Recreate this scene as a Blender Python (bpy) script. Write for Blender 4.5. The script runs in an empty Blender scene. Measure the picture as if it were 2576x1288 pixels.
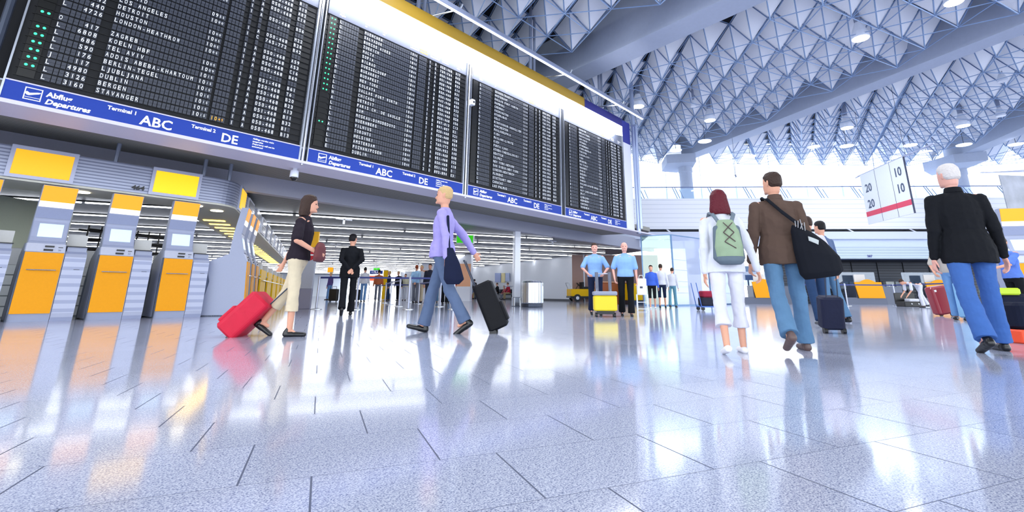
import bpy, bmesh, math, random
from mathutils import Vector, Matrix
random.seed(7)
S = bpy.context.scene
COL = S.collection
PI = math.pi
R = math.radians
# ---------------------------------------------------------------- camera
FPX, PCX, PCY, PITCH, ROLL, CH = 1204.2, 1339.2, 409.3, .2673, .0040, .49
HEAD = R(39.95)                                   # view heading measured from +X (the departures boards run along +X)
_f0 = Vector((math.sin(PI/2-HEAD+0), 0, 0))
fwd0 = Vector((math.cos(HEAD), math.sin(HEAD), 0)); rgt0 = Vector((math.sin(HEAD), -math.cos(HEAD), 0))
FW = fwd0*math.cos(PITCH) + Vector((0, 0, math.sin(PITCH)))
UP0 = -fwd0*math.sin(PITCH) + Vector((0, 0, math.cos(PITCH)))
RT = rgt0*math.cos(ROLL) + UP0*math.sin(ROLL)
UP = UP0*math.cos(ROLL) - rgt0*math.sin(ROLL)
EYE = Vector((0, 0, CH))
cam = bpy.data.cameras.new('camera'); co = bpy.data.objects.new('camera', cam); COL.objects.link(co)
M = Matrix.Identity(4)
for i in range(3):
    M[i][0] = RT[i]; M[i][1] = UP[i]; M[i][2] = -FW[i]; M[i][3] = EYE[i]
co.matrix_world = M
cam.sensor_fit = 'HORIZONTAL'; cam.sensor_width = 36; cam.lens = FPX*36/2576
cam.shift_x = (1288-PCX)/2576; cam.shift_y = -(644-PCY)/2576
cam.clip_start = .05; cam.clip_end = 500
S.camera = co
# ---------------------------------------------------------------- world + exposure
W = bpy.data.worlds.new('daylight'); S.world = W; W.use_nodes = True
bg = W.node_tree.nodes['Background']; bg.inputs[0].default_value = (.88, .94, 1.0, 1); bg.inputs[1].default_value = 1.5
S.view_settings.view_transform = 'Standard'; S.view_settings.look = 'None'
S.view_settings.exposure = 1.58; S.view_settings.gamma = 1; S.view_settings.use_curve_mapping = False
# fill spots added to brighten the hall, separate from the modelled pendant lamps
for i, (x, y) in enumerate(((3,1),(8,-4),(10,3),(15,-2),(17,5),(22,-3),(24,4),(29,1),(6,7.5),(-3,5),(33,7),(30,-9))):
    l = bpy.data.lights.new('hall_fill_spot', 'SPOT'); l.energy = 440 if i not in (0, 1, 9) else 200; l.spot_size = math.radians(140); l.spot_blend = 1; l.shadow_soft_size = .3; l.color = (.94, .97, 1)
    o = bpy.data.objects.new('hall_fill_spot', l); COL.objects.link(o); o.location = (x, y, 9.3)
# ---------------------------------------------------------------- pixel helpers
def ray(x, y): return FW + RT*((x-PCX)/FPX) - UP*((y-PCY)/FPX)
def at(x, y, z=0.):
    d = ray(x, y); return EYE + d*((z-CH)/d.z)
def atD(x, y, D):
    d = ray(x, y); return EYE + d*(D/d.dot(fwd0))
def px(p):
    q = Vector(p)-EYE; w = q.dot(FW); return PCX+FPX*q.dot(RT)/w, PCY-FPX*q.dot(UP)/w
def tall(p, y):
    lo, hi = 0., 14.
    for _ in range(40):
        m = (lo+hi)/2
        if px((p[0], p[1], m))[1] > y: lo = m
        else: hi = m
    return lo
# ---------------------------------------------------------------- materials
def lin(h):
    h = h.lstrip('#'); o = []
    for i in (0, 2, 4):
        c = int(h[i:i+2], 16)/255; o.append(c/12.92 if c <= .04045 else ((c+.055)/1.055)**2.4)
    return (*o, 1)
MATS = {}
def mat(name, col, rough=.5, metal=0., emit=0., spec=.5, bump=0., bscale=30., coat=0., var=0., trans=0., alpha=1.):
    if name in MATS: return MATS[name]
    m = bpy.data.materials.new(name); m.use_nodes = True; n = m.node_tree; p = n.nodes['Principled BSDF']
    c = lin(col) if isinstance(col, str) else col
    p.inputs['Base Color'].default_value = c; p.inputs['Roughness'].default_value = rough
    p.inputs['Metallic'].default_value = metal; p.inputs['Specular IOR Level'].default_value = spec
    p.inputs['Coat Weight'].default_value = coat; p.inputs['Alpha'].default_value = alpha
    p.inputs['Transmission Weight'].default_value = trans
    if emit: p.inputs['Emission Color'].default_value = c; p.inputs['Emission Strength'].default_value = emit
    tc = n.nodes.new('ShaderNodeTexCoord'); nz = n.nodes.new('ShaderNodeTexNoise')
    n.links.new(tc.outputs['Object'], nz.inputs['Vector']); nz.inputs['Scale'].default_value = bscale; nz.inputs['Detail'].default_value = 3
    if bump:
        b = n.nodes.new('ShaderNodeBump'); b.inputs['Strength'].default_value = bump; b.inputs['Distance'].default_value = .02
        n.links.new(nz.outputs[0], b.inputs['Height']); n.links.new(b.outputs[0], p.inputs['Normal'])
    v = var if var else .04
    mx = n.nodes.new('ShaderNodeMix'); mx.data_type = 'RGBA'; mx.blend_type = 'MULTIPLY'
    rp = n.nodes.new('ShaderNodeMapRange'); rp.inputs['To Min'].default_value = 1-v; rp.inputs['To Max'].default_value = 1+v
    n.links.new(nz.outputs[0], rp.inputs['Value']); mx.inputs[0].default_value = 1; mx.inputs[6].default_value = c
    n.links.new(rp.outputs[0], mx.inputs[7]); n.links.new(mx.outputs[2], p.inputs['Base Color'])
    MATS[name] = m; return m
def stripes(name, col, col2, axis, pitch, duty=.15, rough=.5, metal=0., bump=.6, spec=.5, ang=0., coord='Object'):
    """thin dark or light lines across a surface (slats, louvres, panel joints)"""
    if name in MATS: return MATS[name]
    m = mat(name, col, rough, metal, spec=spec); n = m.node_tree; p = n.nodes['Principled BSDF']
    tc = n.nodes.new('ShaderNodeTexCoord'); mp = n.nodes.new('ShaderNodeVectorRotate'); mp.rotation_type = 'Z_AXIS'; mp.inputs['Angle'].default_value = ang
    sp = n.nodes.new('ShaderNodeSeparateXYZ'); n.links.new(tc.outputs[coord], mp.inputs['Vector']); n.links.new(mp.outputs[0], sp.inputs[0])
    a = n.nodes.new('ShaderNodeMath'); a.operation = 'DIVIDE'; a.inputs[1].default_value = pitch; n.links.new(sp.outputs[axis], a.inputs[0])
    f = n.nodes.new('ShaderNodeMath'); f.operation = 'FRACT'; n.links.new(a.outputs[0], f.inputs[0])
    l = n.nodes.new('ShaderNodeMath'); l.operation = 'LESS_THAN'; l.inputs[1].default_value = duty; n.links.new(f.outputs[0], l.inputs[0])
    x = n.nodes.new('ShaderNodeMix'); x.data_type = 'RGBA'; n.links.new(l.outputs[0], x.inputs[0])
    x.inputs[6].default_value = lin(col); x.inputs[7].default_value = lin(col2); n.links.new(x.outputs[2], p.inputs['Base Color'])
    if bump:
        b = n.nodes.new('ShaderNodeBump'); b.inputs['Strength'].default_value = bump; b.inputs['Distance'].default_value = .01; b.invert = True
        n.links.new(l.outputs[0], b.inputs['Height']); n.links.new(b.outputs[0], p.inputs['Normal'])
    return m
def glassmat(name, tint='#dff0f0', mixf=.12, milky=0.):
    if name in MATS: return MATS[name]
    m = bpy.data.materials.new(name); m.use_nodes = True; n = m.node_tree; n.nodes.clear()
    o = n.nodes.new('ShaderNodeOutputMaterial'); t = n.nodes.new('ShaderNodeBsdfTransparent'); g = n.nodes.new('ShaderNodeBsdfGlossy')
    t.inputs[0].default_value = lin(tint); g.inputs['Roughness'].default_value = .02; x = n.nodes.new('ShaderNodeMixShader'); x.inputs[0].default_value = mixf
    n.links.new(t.outputs[0], x.inputs[1]); n.links.new(g.outputs[0], x.inputs[2])
    if milky:
        d = n.nodes.new('ShaderNodeBsdfTranslucent'); d.inputs[0].default_value = lin(tint); d2 = n.nodes.new('ShaderNodeBsdfDiffuse'); d2.inputs[0].default_value = lin(tint)
        y0 = n.nodes.new('ShaderNodeMixShader'); y0.inputs[0].default_value = .5; n.links.new(d.outputs[0], y0.inputs[1]); n.links.new(d2.outputs[0], y0.inputs[2])
        y = n.nodes.new('ShaderNodeMixShader'); y.inputs[0].default_value = milky
        n.links.new(x.outputs[0], y.inputs[1]); n.links.new(y0.outputs[0], y.inputs[2]); x = y
    n.links.new(x.outputs[0], o.inputs[0]); MATS[name] = m; return m
def floor_mat():
    m = bpy.data.materials.new('polished_granite_tiles'); m.use_nodes = True; n = m.node_tree; p = n.nodes['Principled BSDF']; L = n.links.new
    tc = n.nodes.new('ShaderNodeTexCoord'); sp = n.nodes.new('ShaderNodeSeparateXYZ'); L(tc.outputs['Object'], sp.inputs[0])
    def mt(op, a, b=None, c=None):
        k = n.nodes.new('ShaderNodeMath'); k.operation = op
        for i, v in enumerate((a, b, c)):
            if v is None: continue
            if isinstance(v, (int, float)): k.inputs[i].default_value = v
            else: L(v, k.inputs[i])
        return k.outputs[0]
    th = R(63); X, Y = sp.outputs[0], sp.outputs[1]
    bb = mt('ADD', mt('MULTIPLY', X, math.cos(th)), mt('MULTIPLY', Y, math.sin(th)))
    cc = mt('SUBTRACT', mt('MULTIPLY', X, math.sin(th)), mt('MULTIPLY', Y, math.cos(th)))
    rb = mt('DIVIDE', mt('SUBTRACT', bb, 1.243), .383); row = mt('FLOOR', rb); fb = mt('FRACT', rb)
    cs = mt('DIVIDE', mt('ADD', mt('SUBTRACT', cc, .569), mt('MULTIPLY', row, .1793)), .538); fc = mt('FRACT', cs); colm = mt('FLOOR', cs)
    db = mt('MULTIPLY', mt('MINIMUM', fb, mt('SUBTRACT', 1, fb)), .383); dc = mt('MULTIPLY', mt('MINIMUM', fc, mt('SUBTRACT', 1, fc)), .538)
    joint = mt('MAXIMUM', mt('LESS_THAN', db, .0013), mt('LESS_THAN', dc, .0027))
    cmb = n.nodes.new('ShaderNodeCombineXYZ'); L(row, cmb.inputs[0]); L(colm, cmb.inputs[1])
    wn = n.nodes.new('ShaderNodeTexWhiteNoise'); L(cmb.outputs[0], wn.inputs[0])
    n1 = n.nodes.new('ShaderNodeTexNoise'); n1.inputs['Scale'].default_value = 190; n1.inputs['Detail'].default_value = 3; n1.inputs['Roughness'].default_value = .7; L(tc.outputs['Object'], n1.inputs['Vector'])
    n2 = n.nodes.new('ShaderNodeTexNoise'); n2.inputs['Scale'].default_value = 60; n2.inputs['Detail'].default_value = 4; n2.inputs['Roughness'].default_value = .75; L(tc.outputs['Object'], n2.inputs['Vector'])
    s = mt('ADD', mt('MULTIPLY', n1.outputs[0], .75), mt('MULTIPLY', n2.outputs[0], .25))
    r = n.nodes.new('ShaderNodeValToRGB'); L(s, r.inputs[0]); e = r.color_ramp.elements
    e[0].position = .34; e[0].color = lin('#465070'); e[1].position = .58; e[1].color = lin('#d8dcea')
    k = e.new(.44); k.color = lin('#929ab9'); k2 = e.new(.5); k2.color = lin('#b9bfd6')
    mx = n.nodes.new('ShaderNodeMix'); mx.data_type = 'RGBA'; mx.blend_type = 'MULTIPLY'; mx.inputs[0].default_value = 1
    mr = n.nodes.new('ShaderNodeMapRange'); mr.inputs['To Min'].default_value = .93; mr.inputs['To Max'].default_value = 1.03; L(wn.outputs[0], mr.inputs[0])
    L(r.outputs[0], mx.inputs[6]); L(mr.outputs[0], mx.inputs[7])
    jx = n.nodes.new('ShaderNodeMix'); jx.data_type = 'RGBA'; L(joint, jx.inputs[0]); L(mx.outputs[2], jx.inputs[6]); jx.inputs[7].default_value = lin('#2c3a5c')
    L(jx.outputs[2], p.inputs['Base Color'])
    p.inputs['Roughness'].default_value = .16; p.inputs['Specular IOR Level'].default_value = 1.
    p.inputs['Coat Weight'].default_value = .12; p.inputs['Coat Roughness'].default_value = .06
    L(mt('ADD', .105, mt('MULTIPLY', joint, .5)), p.inputs['Roughness'])
    return m
WHITE = mat('white_paint', '#e9ebf3', .45); WHITEG = mat('white_gloss', '#e8ecf5', .2, coat=.3)
GREYM = mat('grey_metal', '#9aa3b8', .35, .6); STEEL = mat('brushed_steel', '#c4c9d2', .25, .9); DSTEEL = mat('dark_steel', '#3a4150', .35, .6)
BLACK = mat('black_plastic', '#0b0c10', .4); DARK = mat('dark_interior', '#15161c', .7); ORANGE = mat('orange_panel', '#f0a010', .5, spec=.2)
YEL = mat('yellow_panel', '#f7c208', .5, spec=.2); KGREY = mat('kiosk_lilac_grey', '#9da4bc', .4); KLIGHT = mat('kiosk_light_panel', '#c4c8d8', .4)
SCREEN = mat('kiosk_screen', '#c6e2f4', .2, emit=.2); LITW = mat('lit_white_strip', '#fff6e8', .4, emit=.4); LITO = mat('lit_orange_sign', '#ffa306', .5, emit=.14)
LITY = mat('lit_yellow_sign', '#ffae08', .5, emit=.22); TUBE = mat('fluorescent_tube', '#f3f7ff', .4, emit=5.); TRUSS = mat('truss_steel_blue', '#7f97bd', .4, .3)
PANELW = mat('ceiling_panel_white', '#f2f4fb', .6); CONC = mat('painted_concrete', '#a3acc0', .75, bump=.05, bscale=8, var=.06)
GREEN = mat('green_led', '#22d870', .4, emit=1.6); BLUEB = mat('airport_blue', '#24409c', .5, spec=.2); TXT = mat('flap_letter_white', '#e6ebf2', .5, emit=.12); TXTW = mat('sign_letter_white', '#f6f8ff', .5, emit=.1)
AMB = mat('flap_letter_amber', '#f0a81e', .5, emit=.2); FLAP = mat('split_flap_black', '#343843', .4, spec=.5); FRAMEB = mat('board_frame_dark', '#0c0e13', .5, spec=.3)
HEADP = mat('board_header_grey', '#5f6575', .35); LAMP = mat('lamp_lens', '#ffffff', .4, emit=14.); RED = mat('signal_red', '#c3162c', .45)
GLASS = glassmat('clear_glass'); GGREEN = glassmat('greenish_glass', '#d4eade', .15); MILK = glassmat('frosted_glass', '#dfe7f8', .1, .55)
# ---------------------------------------------------------------- mesh builder
class MB:
    def __init__(s): s.v = []; s.f = []; s.m = []; s.M = Matrix.Identity(4); s.mi = 0
    def add(s, vs, fs):
        b = len(s.v); s.v += [tuple(s.M @ Vector(p)) for p in vs]; s.f += [tuple(i+b for i in f) for f in fs]; s.m += [s.mi]*len(fs); return s
    def box(s, x0, x1, y0, y1, z0, z1):
        return s.add([(x0,y0,z0),(x1,y0,z0),(x1,y1,z0),(x0,y1,z0),(x0,y0,z1),(x1,y0,z1),(x1,y1,z1),(x0,y1,z1)],
                     [(0,3,2,1),(4,5,6,7),(0,1,5,4),(1,2,6,5),(2,3,7,6),(3,0,4,7)])
    def cube(s, c, d): return s.box(c[0]-d[0]/2, c[0]+d[0]/2, c[1]-d[1]/2, c[1]+d[1]/2, c[2]-d[2]/2, c[2]+d[2]/2)
    def rbox(s, x0, x1, y0, y1, z0, z1, r, n=3):
        """box with vertical-edge rounding plus chamfered top and bottom"""
        pts = []
        for cx, cy, a0 in ((x1-r,y1-r,0),(x0+r,y1-r,PI/2),(x0+r,y0+r,PI),(x1-r,y0+r,1.5*PI)):
            for k in range(n+1):
                a = a0+PI/2*k/n; pts.append((cx, cy, math.cos(a), math.sin(a)))
        rings = []
        for z, rr in ((z0, r*.45),(z0+r*.5, r),(z1-r*.5, r),(z1, r*.45)):
            rings.append([(cx+ca*rr, cy+sa*rr, z) for cx, cy, ca, sa in pts])
        N = len(pts); vs = [p for g in rings for p in g]; fs = [tuple(range(N-1, -1, -1)), tuple(range(3*N, 4*N))]
        for k in range(3):
            for i in range(N): j = (i+1) % N; fs.append((k*N+i, k*N+j, (k+1)*N+j, (k+1)*N+i))
        return s.add(vs, fs)
    def prism(s, poly, z0, z1):
        N = len(poly); a = sum(poly[i][0]*poly[(i+1)%N][1]-poly[(i+1)%N][0]*poly[i][1] for i in range(N))
        if a < 0: poly = poly[::-1]
        return s.add([(x,y,z0) for x,y in poly]+[(x,y,z1) for x,y in poly], [tuple(range(N-1,-1,-1)), tuple(range(N,2*N))]+[(i,(i+1)%N,N+(i+1)%N,N+i) for i in range(N)])
    def side(s, poly, x0, x1):
        """profile in (y,z) extruded along x"""
        N = len(poly); a = sum(poly[i][0]*poly[(i+1)%N][1]-poly[(i+1)%N][0]*poly[i][1] for i in range(N))
        if a < 0: poly = poly[::-1]
        return s.add([(x0,y,z) for y,z in poly]+[(x1,y,z) for y,z in poly], [tuple(range(N-1,-1,-1)), tuple(range(N,2*N))]+[(i,(i+1)%N,N+(i+1)%N,N+i) for i in range(N)])
    def tube(s, p0, p1, r0, r1=None, n=8, cap=True):
        p0 = Vector(p0); p1 = Vector(p1); r1 = r0 if r1 is None else r1; d = (p1-p0)
        if d.length < 1e-6: return s
        d.normalize(); a = d.orthogonal().normalized(); b = d.cross(a); vs = []
        for p, r in ((p0, r0), (p1, r1)):
            for i in range(n): t = 2*PI*i/n; vs.append(p+a*(r*math.cos(t))+b*(r*math.sin(t)))
        fs = [(i,(i+1)%n,n+(i+1)%n,n+i) for i in range(n)]
        if cap: fs += [tuple(range(n-1,-1,-1)), tuple(range(n,2*n))]
        return s.add(vs, fs)
    def path(s, pts, r, n=8):
        for a, b in zip(pts, pts[1:]): s.tube(a, b, r, n=n)
        return s
    def lathe(s, prof, c=(0,0,0), n=20):
        vs = [(c[0]+r*math.cos(2*PI*i/n), c[1]+r*math.sin(2*PI*i/n), c[2]+z) for r, z in prof for i in range(n)]
        fs = [(k*n+i, k*n+(i+1)%n, (k+1)*n+(i+1)%n, (k+1)*n+i) for k in range(len(prof)-1) for i in range(n)]
        fs += [tuple(range(n-1,-1,-1)), tuple(range((len(prof)-1)*n, len(prof)*n))]
        return s.add(vs, fs)
    def rings(s, R_):
        """closed loft: list of (centre, axis_a, axis_b) vectors"""
        n = 16; vs = []
        for c, a, b in R_:
            c = Vector(c); a = Vector(a); b = Vector(b)
            for i in range(n): t = 2*PI*i/n; vs.append(c+a*math.cos(t)+b*math.sin(t))
        k = len(R_); fs = [(j*n+i, j*n+(i+1)%n, (j+1)*n+(i+1)%n, (j+1)*n+i) for j in range(k-1) for i in range(n)]
        fs += [tuple(range(n-1,-1,-1)), tuple(range((k-1)*n, k*n))]
        return s.add(vs, fs)
    def cap(s, p0, p1, r0, r1=None, side=None, flat=1.):
        """rounded tapered limb; flat squeezes it across the given side vector's normal"""
        p0 = Vector(p0); p1 = Vector(p1); r1 = r0 if r1 is None else r1; d = p1-p0
        L = d.length; d = d.normalized() if L > 1e-6 else Vector((0,0,1))
        a = Vector(side) if side is not None else d.orthogonal(); a = (a-d*a.dot(d)).normalized(); b = d.cross(a); out = []
        for t in (-80,-50,-20): t = R(t); out.append((p0+d*(r0*math.sin(t)), a*(r0*math.cos(t)), b*(r0*math.cos(t)*flat)))
        for t in (20,50,80): t = R(t); out.append((p1+d*(r1*math.sin(t)), a*(r1*math.cos(t)), b*(r1*math.cos(t)*flat)))
        return s.rings(out)
    def ball(s, c, r):
        rx, ry, rz = (r, r, r) if isinstance(r, (int, float)) else r; o = []
        for t in (-84,-65,-40,-15,15,40,65,84): t = R(t); o.append(((c[0],c[1],c[2]+rz*math.sin(t)), (rx*math.cos(t),0,0), (0,ry*math.cos(t),0)))
        return s.rings(o)
    def obj(s, name, m, parent=None, smooth=False, vox=0, sm=2, fold=0.):
        me = bpy.data.meshes.new(name); me.from_pydata(s.v, [], s.f)
        for k in (m if isinstance(m, (list, tuple)) else [m]): me.materials.append(k)
        if isinstance(m, (list, tuple)): me.polygons.foreach_set('material_index', s.m)
        me.validate()
        o = bpy.data.objects.new(name, me); COL.objects.link(o)
        if parent: o.parent = parent
        if smooth or vox:
            me.polygons.foreach_set('use_smooth', [True]*len(me.polygons))
        if vox:
            me['vox'] = vox
            r = o.modifiers.new('skin', 'REMESH'); r.mode = 'VOXEL'; r.voxel_size = vox; r.use_smooth_shade = True
            k = o.modifiers.new('soften', 'SMOOTH'); k.iterations = sm; k.factor = .5
            if fold:
                tx_ = bpy.data.textures.get('folds') or bpy.data.textures.new('folds', 'CLOUDS'); tx_.noise_scale = .11; tx_.noise_depth = 2
                k = o.modifiers.new('folds', 'DISPLACE'); k.texture = tx_; k.strength = fold; k.mid_level = .5; k.texture_coords = 'GLOBAL'
        elif smooth == 2:
            bv = o.modifiers.new('bevel', 'BEVEL'); bv.width = .008; bv.segments = 2; bv.limit_method = 'ANGLE'
        return o
def thing(name, label, cat, loc=(0,0,0), rot=0., group=None):
    o = bpy.data.objects.new(name, None); COL.objects.link(o); o.location = loc; o.rotation_euler = (0,0,R(rot)); o.empty_display_size = .2
    o['label'] = label; o['category'] = cat
    if group: o['group'] = group
    return o
def tag(o, label, cat, group=None):
    o['label'] = label; o['category'] = cat
    if group: o['group'] = group
    return o
def struct(o): o['kind'] = 'structure'; return o
def copy_tree(o, loc, rot=0., label=None, group=None):
    c = o.copy(); COL.objects.link(c); c.location = loc; c.rotation_euler = (0,0,R(rot))
    if label: c['label'] = label
    if group: c['group'] = group
    for ch in [k for k in bpy.data.objects if k.parent == o]:
        d = ch.copy(); COL.objects.link(d); d.parent = c
        for g in [k for k in bpy.data.objects if k.parent == ch]:
            e = g.copy(); COL.objects.link(e); e.parent = d
    return c
# ---------------------------------------------------------------- lettering
GLY = {}
def glyph(ch, bold=.015, shear=0.):
    k = (ch, bold, shear)
    if k in GLY: return GLY[k]
    cu = bpy.data.curves.new('g', 'FONT'); cu.body = ch; cu.offset = bold; cu.shear = shear; cu.resolution_u = 2
    o = bpy.data.objects.new('g', cu); COL.objects.link(o); dg = bpy.context.evaluated_depsgraph_get(); dg.update()
    me = bpy.data.meshes.new_from_object(o.evaluated_get(dg)); vs = [(v.co.x, v.co.y) for v in me.vertices]; fs = [tuple(p.vertices) for p in me.polygons]
    bpy.data.objects.remove(o); bpy.data.curves.remove(cu); bpy.data.meshes.remove(me)
    GLY[k] = (vs, fs); return GLY[k]
def mono(mb, txt, x, z, y, h, pitch, w=None, bold=.0):
    """one character per flap cell, on the plane y facing -Y; h = capital height"""
    w = w or pitch*.62
    for i, ch in enumerate(txt):
        if ch == ' ': continue
        vs, fs = glyph(ch, bold)
        if not vs: continue
        x0 = min(v[0] for v in vs); x1 = max(v[0] for v in vs); sx = min(h/.7, w/max(.05, x1-x0)); cx = (x0+x1)/2
        if ch in 'I1': sx = h/.7*.8
        mb.add([(x+i*pitch+pitch/2+(v[0]-cx)*sx, y, z+v[1]*h/.7) for v in vs], fs)
def line(mb, txt, x, z, y, h, bold=.01, shear=0., wide=1., flip=1):
    """proportional text on plane y; returns the end x"""
    vs, fs = glyph(txt, bold, shear); s = h/.7
    mb.add([(x+v[0]*s*wide*flip, y, z+v[1]*s) for v in vs], fs); return x+max([v[0] for v in vs]+[0])*s*wide
# ================================================================ SETTING
fl = MB(); fl.add([(-60,-60,0),(130,-60,0),(130,130,0),(-60,130,0)], [(0,1,2,3)]); struct(fl.obj('floor', floor_mat()))
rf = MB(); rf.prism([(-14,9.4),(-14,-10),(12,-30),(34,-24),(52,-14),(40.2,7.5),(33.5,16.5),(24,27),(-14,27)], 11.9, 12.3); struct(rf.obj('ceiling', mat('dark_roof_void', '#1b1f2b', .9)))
# fan of concrete roof beams
CEN = Vector((11.1, -22.8)); BD = [105, 81.2, 61.2, 27.6]
def beam(pr0, pr1, w, z0, z1):
    """pr0->pr1 is the right-hand lower edge; width w to its left"""
    a = Vector(pr0); b = Vector(pr1); d = (b-a).normalized(); n = Vector((-d.y, d.x))
    mb = MB(); A, B_, C_, D_ = a, b, b+n*w, a+n*w
    mb.prism([tuple(A), tuple(B_), tuple(C_), tuple(D_)], z0, z1); return mb
b1 = beam((14.8,-1.0), (17.9,17.6), 1.15, 9.8, 12); tag(b1.obj('roof_beam', CONC), 'pale concrete roof beam above the departures boards, leftmost of the big beams', 'roof beam')
b2 = beam((20.4,-9.8), (32.55,12.35), .95, 9.8, 12)
b2.prism([(30.3,13.3),(31.2,11.6),(32.6,12.4),(33.3,13.9),(32.3,14.6)], 9.2, 9.82)
tag(b2.obj('roof_beam', CONC), 'long concrete roof beam crossing the middle of the hall ceiling to a round column', 'roof beam')
b3 = beam((31.6,-9.3), (44.98,-2.31), .95, 9.8, 12); b3.prism([(42.6,-1.9),(43,-3.6),(45.2,-2.5),(46.2,-.6),(44.2,-.2)], 9.2, 9.82)
tag(b3.obj('roof_beam', CONC), 'concrete roof beam ending at the column above the white-haired man', 'roof beam')
def column(c, r, z1, label):
    mb = MB(); mb.lathe([(r,0),(r,z1-.5),(r*1.1,z1-.45),(r*1.1,z1)], (c[0],c[1],0), 28); return tag(mb.obj('round_column', CONC, smooth=False), label, 'column')
column(atD(1725,440,33)[:2], .44, 9.3, 'round grey column under the roof beam, between the woman and the man in brown')
column(atD(2400,400,33.5)[:2], .52, 9.3, 'round grey column rising behind the head of the white-haired man')
# triangular space frame: inverted white pyramids on a lattice
SP = 1.6; PH = 1.32
def bay(anchor, ang, lo, hi, dmax, label, rmin=9., zb=9.8, ex=None):
    e1 = Vector((math.cos(R(ang)), math.sin(R(ang))))*SP; e2 = Vector((math.cos(R(ang-60)), math.sin(R(ang-60))))*SP; A = Vector(anchor)
    root = thing('space_frame', label, 'roof truss', (A.x, A.y, zb))
    def ok(p):
        q = p-CEN; a = math.degrees(math.atan2(q.y, q.x)); D = p.x*fwd0.x+p.y*fwd0.y
        return lo(p) and hi(p) and D < dmax and q.length > rmin and D > -3
    L = {}
    for i in range(-40, 41):
        for j in range(-40, 41):
            p = A+e1*i+e2*j
            if ok(p):
                X, Y = px((p.x, p.y, zb)) if p.x*fwd0.x+p.y*fwd0.y > 1 else (9999, 9999)
                if -700 < X < 3300 and -1100 < Y < 700: L[(i,j)] = p
    fr = MB(); ups = [Vector((math.cos(R(ang+30+k*120)), math.sin(R(ang+30+k*120))))*(SP/math.sqrt(3)) for k in range(3)]
    pan = []
    def l3(p, z): return (p.x-A.x, p.y-A.y, z)
    for (i, j), p in L.items():
        for q in ((i+1,j),(i,j+1),(i-1,j+1)):
            if q in L: fr.tube(l3(p,0), l3(L[q],0), .019, n=5, cap=False)
        for u in ups: fr.tube(l3(p,0), l3(p+u,PH), .024, n=5, cap=False)
        for k in range(3): fr.tube(l3(p+ups[k],PH), l3(p+ups[(k+1)%3],PH), .022, n=4, cap=False)
        X, Y = px((p.x, p.y, zb)); dist = (p-Vector((0,0))).length
        pan.append((dist if (-60 < X < 2640 and Y > -90) else dist+500, p))
    fr.obj('lattice', TRUSS, root)
    pan.sort(key=lambda t: t[0]); rest = MB()
    for n_, (d_, p) in enumerate(pan):
        mb = MB() if n_ < 99 else rest
        t = [l3(p+u*.93, PH-.03) for u in ups]; b = l3(p, .09)
        for k in range(3):
            q0, q1 = Vector(t[k]), Vector(t[(k+1)%3]); c = (q0+q1)/2; off = Vector((c.x-(p.x-A.x), c.y-(p.y-A.y), 0)).normalized()*-.02
            mb.add([b, q0, q1, tuple(Vector(b)+off+Vector((0,0,.03))), tuple(q0+off), tuple(q1+off)], [(0,1,2),(5,4,3),(1,4,5,2),(0,3,4,1),(2,5,3,0)])
        if n_ < 99: mb.obj('pyramid_panel', PANELW, root)
    if len(pan) > 99: rest.obj('pyramid_panel', PANELW, root)['kind'] = 'stuff'
    return root
def edge(a, b, off):
    a = Vector(a); b = Vector(b); d = (b-a).normalized(); n = Vector((-d.y, d.x)); return lambda p: (p-a).dot(n) > off
def edgeR(a, b, off):
    a = Vector(a); b = Vector(b); d = (b-a).normalized(); n = Vector((-d.y, d.x)); return lambda p: (p-a).dot(n) < -off
bay((12.64,9.89), 60, lambda p: p.x > -6, edge((14.8,-1.0), (17.9,17.6), 1.9), 30, 'triangular lattice of white ceiling pyramids at the top centre, left of the first roof beam')
bay((19.5,3.5), 37, edgeR((14.8,-1.0), (17.9,17.6), .95), edge((20.4,-9.8), (32.55,12.35), 1.35), 34.3, 'triangular lattice of white ceiling pyramids with a big lamp, between two roof beams')
bay((28.64,-2.49), 11.5, edgeR((20.4,-9.8), (32.55,12.35), 1.0), edge((31.6,-9.3), (44.98,-2.31), 1.5), 34.6, 'triangular lattice of white ceiling pyramids over the hanging number banner')
bay((44.2,-6.4), -14, edgeR((31.6,-9.3), (44.98,-2.31), .5), lambda p: p.x < 55, 34.6, 'triangular lattice of white ceiling pyramids at the right edge beyond the last beam')
# back wall on the far side of the hall (runs square to the view)
WA = R(-52.3); wd = Vector((math.cos(WA), math.sin(WA), 0)); wn = Vector((-wd.y, wd.x, 0))      # wn points away from the camera
W0 = Vector((32.6, 4.6, 0)); WM = Matrix.Translation(W0) @ Matrix.Rotation(WA, 4, 'Z')           # local x along wall, local y away
def wobj(mb, name, m, **k):
    o = mb.obj(name, m, **k); o.matrix_world = WM; return o
def wbox(name, m, x0, x1, y0, y1, z0, z1, **k):
    mb = MB(); mb.box(x0,x1,y0,y1,z0,z1); return wobj(mb, name, m, **k)
X0, X1 = -14., 19.
struct(wbox('wall_back', stripes('white_parapet_boards', '#eef0f8', '#b9c0d4', 2, .27, .06), X0, X1, 0, .25, 4.21, 6.04))
struct(wbox('trim_1', mat('dark_slot', '#10131d', .6), X0, X1, .35, .5, 3.9, 4.25))
tb = MB()
for k in range(9): tb.add([(X0+1+k*3.5,.1,4.22),(X0+1.12+k*3.5,.1,4.22),(X0+1.3+k*3.5,-.3,3.93),(X0+1.18+k*3.5,-.3,3.93),(X0+1+k*3.5,.14,4.22),(X0+1.12+k*3.5,.14,4.22),(X0+1.3+k*3.5,-.26,3.93),(X0+1.18+k*3.5,-.26,3.93)], [(0,3,2,1),(4,5,6,7),(0,1,5,4),(1,2,6,5),(2,3,7,6),(3,0,4,7)])
struct(wobj(tb, 'trim_2', WHITE))
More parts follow.
